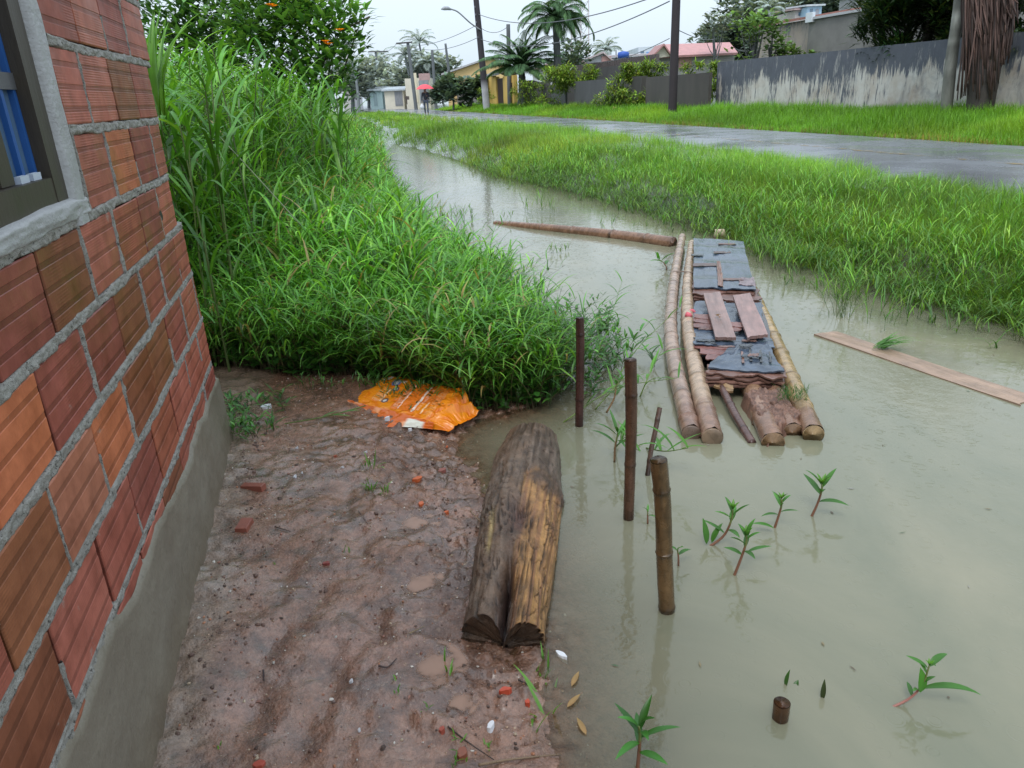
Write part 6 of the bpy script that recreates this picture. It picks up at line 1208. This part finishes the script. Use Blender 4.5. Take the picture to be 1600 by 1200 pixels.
sl = thing('street_lamp', 'long curved street lamp arm reaching out from the leaning pole', 'street lamp', arm0); mb = MB(); tube(mb, lp, .05, 7, (.30, .31, .33)); build('lamp_arm', mb, M['metal'], sl, smooth=True)
mb = MB(); e = lp[-1]; q = A([D(705, 15, p2b[1] - 1.6), D(700, 13, p2b[1] - 1.7), D(694, 13, p2b[1] - 1.8), D(689, 14.5, p2b[1] - 1.85)]); tube(mb, q, [.05, .12, .13, .03], 10, (.34, .35, .38)); build('lamp_head', mb, M['metal'], sl, smooth=True)
for px0, py0, px1, py1, Y, r_, lb, ar in [(650, 162, 637, 66, 84, .2, 'dark leaning pole with a T shaped crossarm', (619, 69, 644, 67)), (592, 164, 587, 80, 112, .17, 'slim far pole with a faint crossarm', (575, 82, 606, 81)), (680, 150, 675, 78, 80, .16, 'plain dark pole behind the garden bush', None), (701, 105, 696, 68, 78, .13, 'short visible pole top above the yellow house', None), (796, 160, 794, 38, 58, .17, 'straight dark pole in front of the low palm', None), (606, 160, 598, 96, 118, .13, 'thin pole beside the teal shed', None), (549, 140, 545, 98, 120, .12, 'farthest faint pole beside the shrub', None), (963, 92, 962.5, 78, 78, .06, 'tiny pole on the skyline by the water tank', None)]:
    b = D(px0, py0, Y); b[2] = hz(b[0], b[1]) if py0 > 140 else b[2]; t_ = D(px1, py1, Y); cc = tuple(.55 * A(haze((.05, .045, .05), Y * .8)))
    utility_pole(lb, b, t_, r_, r_ * .8, [D(ar[0], ar[1], Y - .3), D(ar[2], ar[3], Y - .3)] if ar else None, cc, parts=False)
def cable(a, b, sag, lb, r_=.014):
    f = np.linspace(0, 1, 30)[:, None]; q = A(a) * (1 - f) + A(b) * f - A([0, 0, 1.]) * (4 * f * (1 - f) * sag); mb = MB(); tube(mb, q, r_, 5, (.10, .105, .12)); build('power_cable', mb, M['plain'], None, lb, 'cable', 'power cables between the poles')
an = lambda f: p2b + (p2t - p2b) * f
nz = lambda px, py: D(px, py, pn_b[1])
cable(an(.60), nz(1046, 2), .9, 'lower power cable from the leaning pole to the nearest pole', .022); cable(an(.80), nz(1046, -14), .8, 'upper power cable from the leaning pole to the nearest pole', .022)
ct = D(640, 72, 83.7); cable(an(.62), ct, .6, 'lower cable running from the crossarm pole to the leaning pole', .02); cable(an(.72), ct + A([-.8, 0, .1]), .5, 'upper cable running from the crossarm pole to the leaning pole', .02)
cable(D(620, 68, 83.7), D(590, 81, 111.7), .4, 'faint cable between the two crossarm poles', .02); cable(an(.70), D(794, 41, 58), .4, 'cable from the leaning pole to the straight dark pole', .018)
cable(D(1058, 46, pn_b[1]), D(1120, 60, 62), .2, 'service cable from the nearest pole to the red roofed house', .016); cable(D(1046, 60, pn_b[1]), D(905, 92, 66), .5, 'faint service cable from the nearest pole to the white house', .014)
# lattice mast
Y = 120; ms = thing('lattice_mast', 'tall thin red and white lattice radio mast behind the tall palm', 'mast', [*D(907, 100, Y)[:2], .8])
legs = [(893, 917), (907, 905), (920, 915)]; top_z = 26
mb = MB(); bl = [D(893, 90, Y), D(908, 88, Y + 2.5), D(920, 90, Y)]; 
for b in bl: tube(mb, [[b[0], b[1], .8], [b[0], b[1], top_z]], .09, 6, A([haze((.62, .22, .17), 130), haze((.75, .72, .74), 130)]))
build('legs', mb, M['plain'], ms); mb = MB()
for k_ in range(16):
    z0 = 1 + k_ * 1.6
    for i in range(3):
        a, b = bl[i], bl[(i + 1) % 3]; tube(mb, [[a[0], a[1], z0], [b[0], b[1], z0 + 1.6]], .045, 4, haze((.62, .30, .26), 150)); tube(mb, [[b[0], b[1], z0], [a[0], a[1], z0 + 1.6]], .045, 4, haze((.7, .6, .6), 150))
build('bracing', mb, M['plain'], ms)
sg = MB(); c = D(635, 150, 86); tube(sg, [D(636, 163, 86), D(635, 150, 86)], .06, 6, (.1, .08, .07)); obox(sg, D(633, 156, 85.9), [.45, 0, 0], [0, .05, 0], [0, 0, .35], (.09, .07, .06)); build('letter_box', sg, M['wood_dark'], None, 'small dark box on a post at the roadside by the cream shed', 'letter box')

# ------------------------------------------------------------------ person with umbrella
PP = P(667, 180, .50); px_, py_ = PP[0], PP[1]; gz = .505
per = thing('person', 'person in dark clothes walking on the wet road under a pink umbrella', 'person', [px_, py_, gz])
def skin(name, verts, edges, radii, mat, parent, col, sub=1):
    me = bpy.data.meshes.new(name); me.from_pydata([tuple(v) for v in verts], edges, []); o = bpy.data.objects.new(name, me); C.objects.link(o)
    if parent is not None: o.parent = parent
    m = o.modifiers.new('skin', 'SKIN'); m.use_smooth_shade = True
    for i, r_ in enumerate(radii): me.skin_vertices[0].data[i].radius = (r_, r_ * .85) if np.isscalar(r_) else r_
    me.skin_vertices[0].data[0].use_root = True
    o.modifiers.new('sub', 'SUBSURF').levels = sub; o.modifiers['sub'].render_levels = sub
    k = NT(name + '_paint'); me.materials.append(k.done(k.bsdf(col, .7))); return o
# facing the viewer (-y), one arm up to the umbrella handle, the other down with a bag; one foot forward
Vp = [(0, 0, .93), (0, 0, 1.12), (0, 0, 1.36), (0, -.01, 1.46), (0, -.03, 1.56), (0, -.035, 1.66),
      (.10, 0, .90), (.11, -.10, .50), (.10, -.06, .08), (.10, -.19, .035),
      (-.10, 0, .90), (-.11, .06, .50), (-.10, .16, .09), (-.10, .04, .035),
      (.19, 0, 1.38), (.23, .02, 1.12), (.10, -.20, 1.20), (.06, -.25, 1.25),
      (-.19, 0, 1.38), (-.24, .02, 1.10), (-.25, -.03, .86), (-.25, -.04, .77)]
Ep = [(0, 1), (1, 2), (2, 3), (3, 4), (4, 5), (0, 6), (6, 7), (7, 8), (8, 9), (0, 10), (10, 11), (11, 12), (12, 13), (2, 14), (14, 15), (15, 16), (16, 17), (2, 18), (18, 19), (19, 20), (20, 21)]
Rp = [.13, .125, .15, .06, .095, .085, .085, .06, .045, .04, .085, .06, .045, .04, .06, .048, .036, .035, .06, .048, .036, .035]
skin('body', Vp, Ep, Rp, None, per, (.20, .12, .085))
jv = [(0, 0, .88), (0, 0, 1.12), (0, 0, 1.37), (.19, 0, 1.385), (.235, .02, 1.12), (.12, -.18, 1.19), (-.19, 0, 1.385), (-.245, .02, 1.10), (-.25, -.025, .89)]
skin('jacket', jv, [(0, 1), (1, 2), (2, 3), (3, 4), (4, 5), (2, 6), (6, 7), (7, 8)], [.165, .155, .165, .08, .065, .055, .08, .065, .055], None, per, (.028, .032, .045))
tv = [(0, 0, .94), (.10, 0, .88), (.11, -.10, .50), (.10, -.065, .13), (-.10, 0, .88), (-.11, .06, .50), (-.10, .155, .14)]
skin('trousers', tv, [(0, 1), (1, 2), (2, 3), (0, 4), (4, 5), (5, 6)], [.145, .105, .078, .065, .105, .078, .065], None, per, (.07, .085, .12))
skin('hair', [(0, .03, 1.60), (0, .0, 1.70), (0, -.05, 1.735)], [(0, 1), (1, 2)], [.085, .10, .06], None, per, (.012, .010, .009))
um = thing('umbrella', 'open bright pinkish red umbrella held over the walking person', 'umbrella', [px_ + .06, py_ - .25, gz + 1.2]); mb = MB(); ctr = A([px_ + .02, py_ - .18, gz + 1.62]); n = 8
rg_ = np.linspace(0, 1, 8); V = []
for q in rg_:
    for i in range(48):
        a = 2 * PI * i / 48; sc = 1 - .07 * q * abs(math.sin(a * n / 2)); V.append(ctr + A([math.cos(a) * q * .60 * sc, math.sin(a) * q * .60 * sc, .30 * (1 - q ** 2.2) + .02 * q * abs(math.sin(a * 4))]))
f = A([[i * 48 + j, i * 48 + (j + 1) % 48, (i + 1) * 48 + (j + 1) % 48, (i + 1) * 48 + j] for i in range(7) for j in range(48)])[:, ::-1]; mb.add(A(V), f, (.80, .10, .13)); build('canopy', mb, M['umb'] if 'umb' in M else M['cloth'], um, smooth=True)
mb = MB(); tube(mb, [ctr + A([0, 0, .36]), ctr + A([.0, 0, .29]), [px_ + .06, py_ - .25, gz + 1.22]], [.006, .011, .011], 6, (.2, .2, .2)); build('shaft', mb, M['metal'], um, smooth=True)
mb = MB(); h_ = A([px_ + .06, py_ - .25, gz + 1.22]); tube(mb, spline([h_ + A([0, 0, .06]), h_, h_ - A([0, .02, .10]), h_ - A([0, .07, .10]), h_ - A([0, .08, .06])], 10), .016, 6, (.05, .03, .03)); build('handle', mb, M['plain'], um, smooth=True)
mb = MB(); b = A([px_ - .25, py_ - .04, gz + .40]); tube(mb, [b, b + A([0, 0, .02]), b + A([-.02, 0, .18]), b + A([0, 0, .30]), b + A([0, 0, .37])], [.04, .13, .15, .07, .015], 10, (.70, .72, .76)); build('carrier_bag', mb, M['bagw'] if 'bagw' in M else M['white'], None, 'white plastic carrier bag hanging from the hand of the walking person', 'bag', smooth=True)

# ------------------------------------------------------------------ light, sky, camera
w_ = bpy.data.worlds.new('World'); scene.world = w_; w_.use_nodes = True; nt = w_.node_tree; nt.nodes.clear()
EL, ROT = math.radians(58), math.radians(200)
sky = nt.nodes.new('ShaderNodeTexSky'); sky.sky_type = 'NISHITA'; sky.sun_disc = False; sky.sun_elevation = EL; sky.sun_rotation = ROT; sky.air_density = 1.2; sky.dust_density = 4; sky.ozone_density = 1.5
hs = nt.nodes.new('ShaderNodeHueSaturation'); hs.inputs['Saturation'].default_value = .35; nt.links.new(sky.outputs[0], hs.inputs['Color'])
bg = nt.nodes.new('ShaderNodeBackground'); bg.inputs[1].default_value = .05; nt.links.new(hs.outputs[0], bg.inputs[0])
b2 = nt.nodes.new('ShaderNodeBackground'); b2.inputs[0].default_value = (.74, .87, 1.0, 1)
tcw = nt.nodes.new('ShaderNodeTexCoord'); sx = nt.nodes.new('ShaderNodeSeparateXYZ'); nt.links.new(tcw.outputs['Generated'], sx.inputs[0])
mr = nt.nodes.new('ShaderNodeMapRange'); nt.links.new(sx.outputs[2], mr.inputs[0]); mr.inputs[1].default_value = 0; mr.inputs[2].default_value = 1; mr.inputs[3].default_value = .92; mr.inputs[4].default_value = 1.55; nt.links.new(mr.outputs[0], b2.inputs[1])      # cloud layer brighter overhead
ad = nt.nodes.new('ShaderNodeAddShader'); nt.links.new(bg.outputs[0], ad.inputs[0]); nt.links.new(b2.outputs[0], ad.inputs[1])
ow = nt.nodes.new('ShaderNodeOutputWorld'); nt.links.new(ad.outputs[0], ow.inputs[0])
sd = bpy.data.lights.new('sun', 'SUN'); sd.energy = 1.5; sd.angle = math.radians(20); sd.color = (1, .97, .92)
so = bpy.data.objects.new('sun', sd); C.objects.link(so)
dv = Vector((math.sin(ROT) * math.cos(EL), math.cos(ROT) * math.cos(EL), math.sin(EL))); so.rotation_euler = dv.to_track_quat('Z', 'Y').to_euler(); so.location = (0, 0, 12)
cd = bpy.data.cameras.new('camera'); cam = bpy.data.objects.new('camera', cd); C.objects.link(cam); scene.camera = cam
cd.sensor_width = 36; cd.lens = FOC * 36 / 1600; cd.clip_end = 2000; cd.clip_start = .05
from mathutils import Matrix
mm = Matrix([list(CR[i]) + [CE[i]] for i in range(3)] + [[0, 0, 0, 1]]); cam.matrix_world = mm
scene.view_settings.view_transform = 'Standard'; scene.view_settings.look = 'None'; scene.view_settings.exposure = 0
scene.render.resolution_x, scene.render.resolution_y = 1024, 768
scene.cycles.use_denoising = True; scene.cycles.max_bounces = 6; scene.cycles.transparent_max_bounces = 8
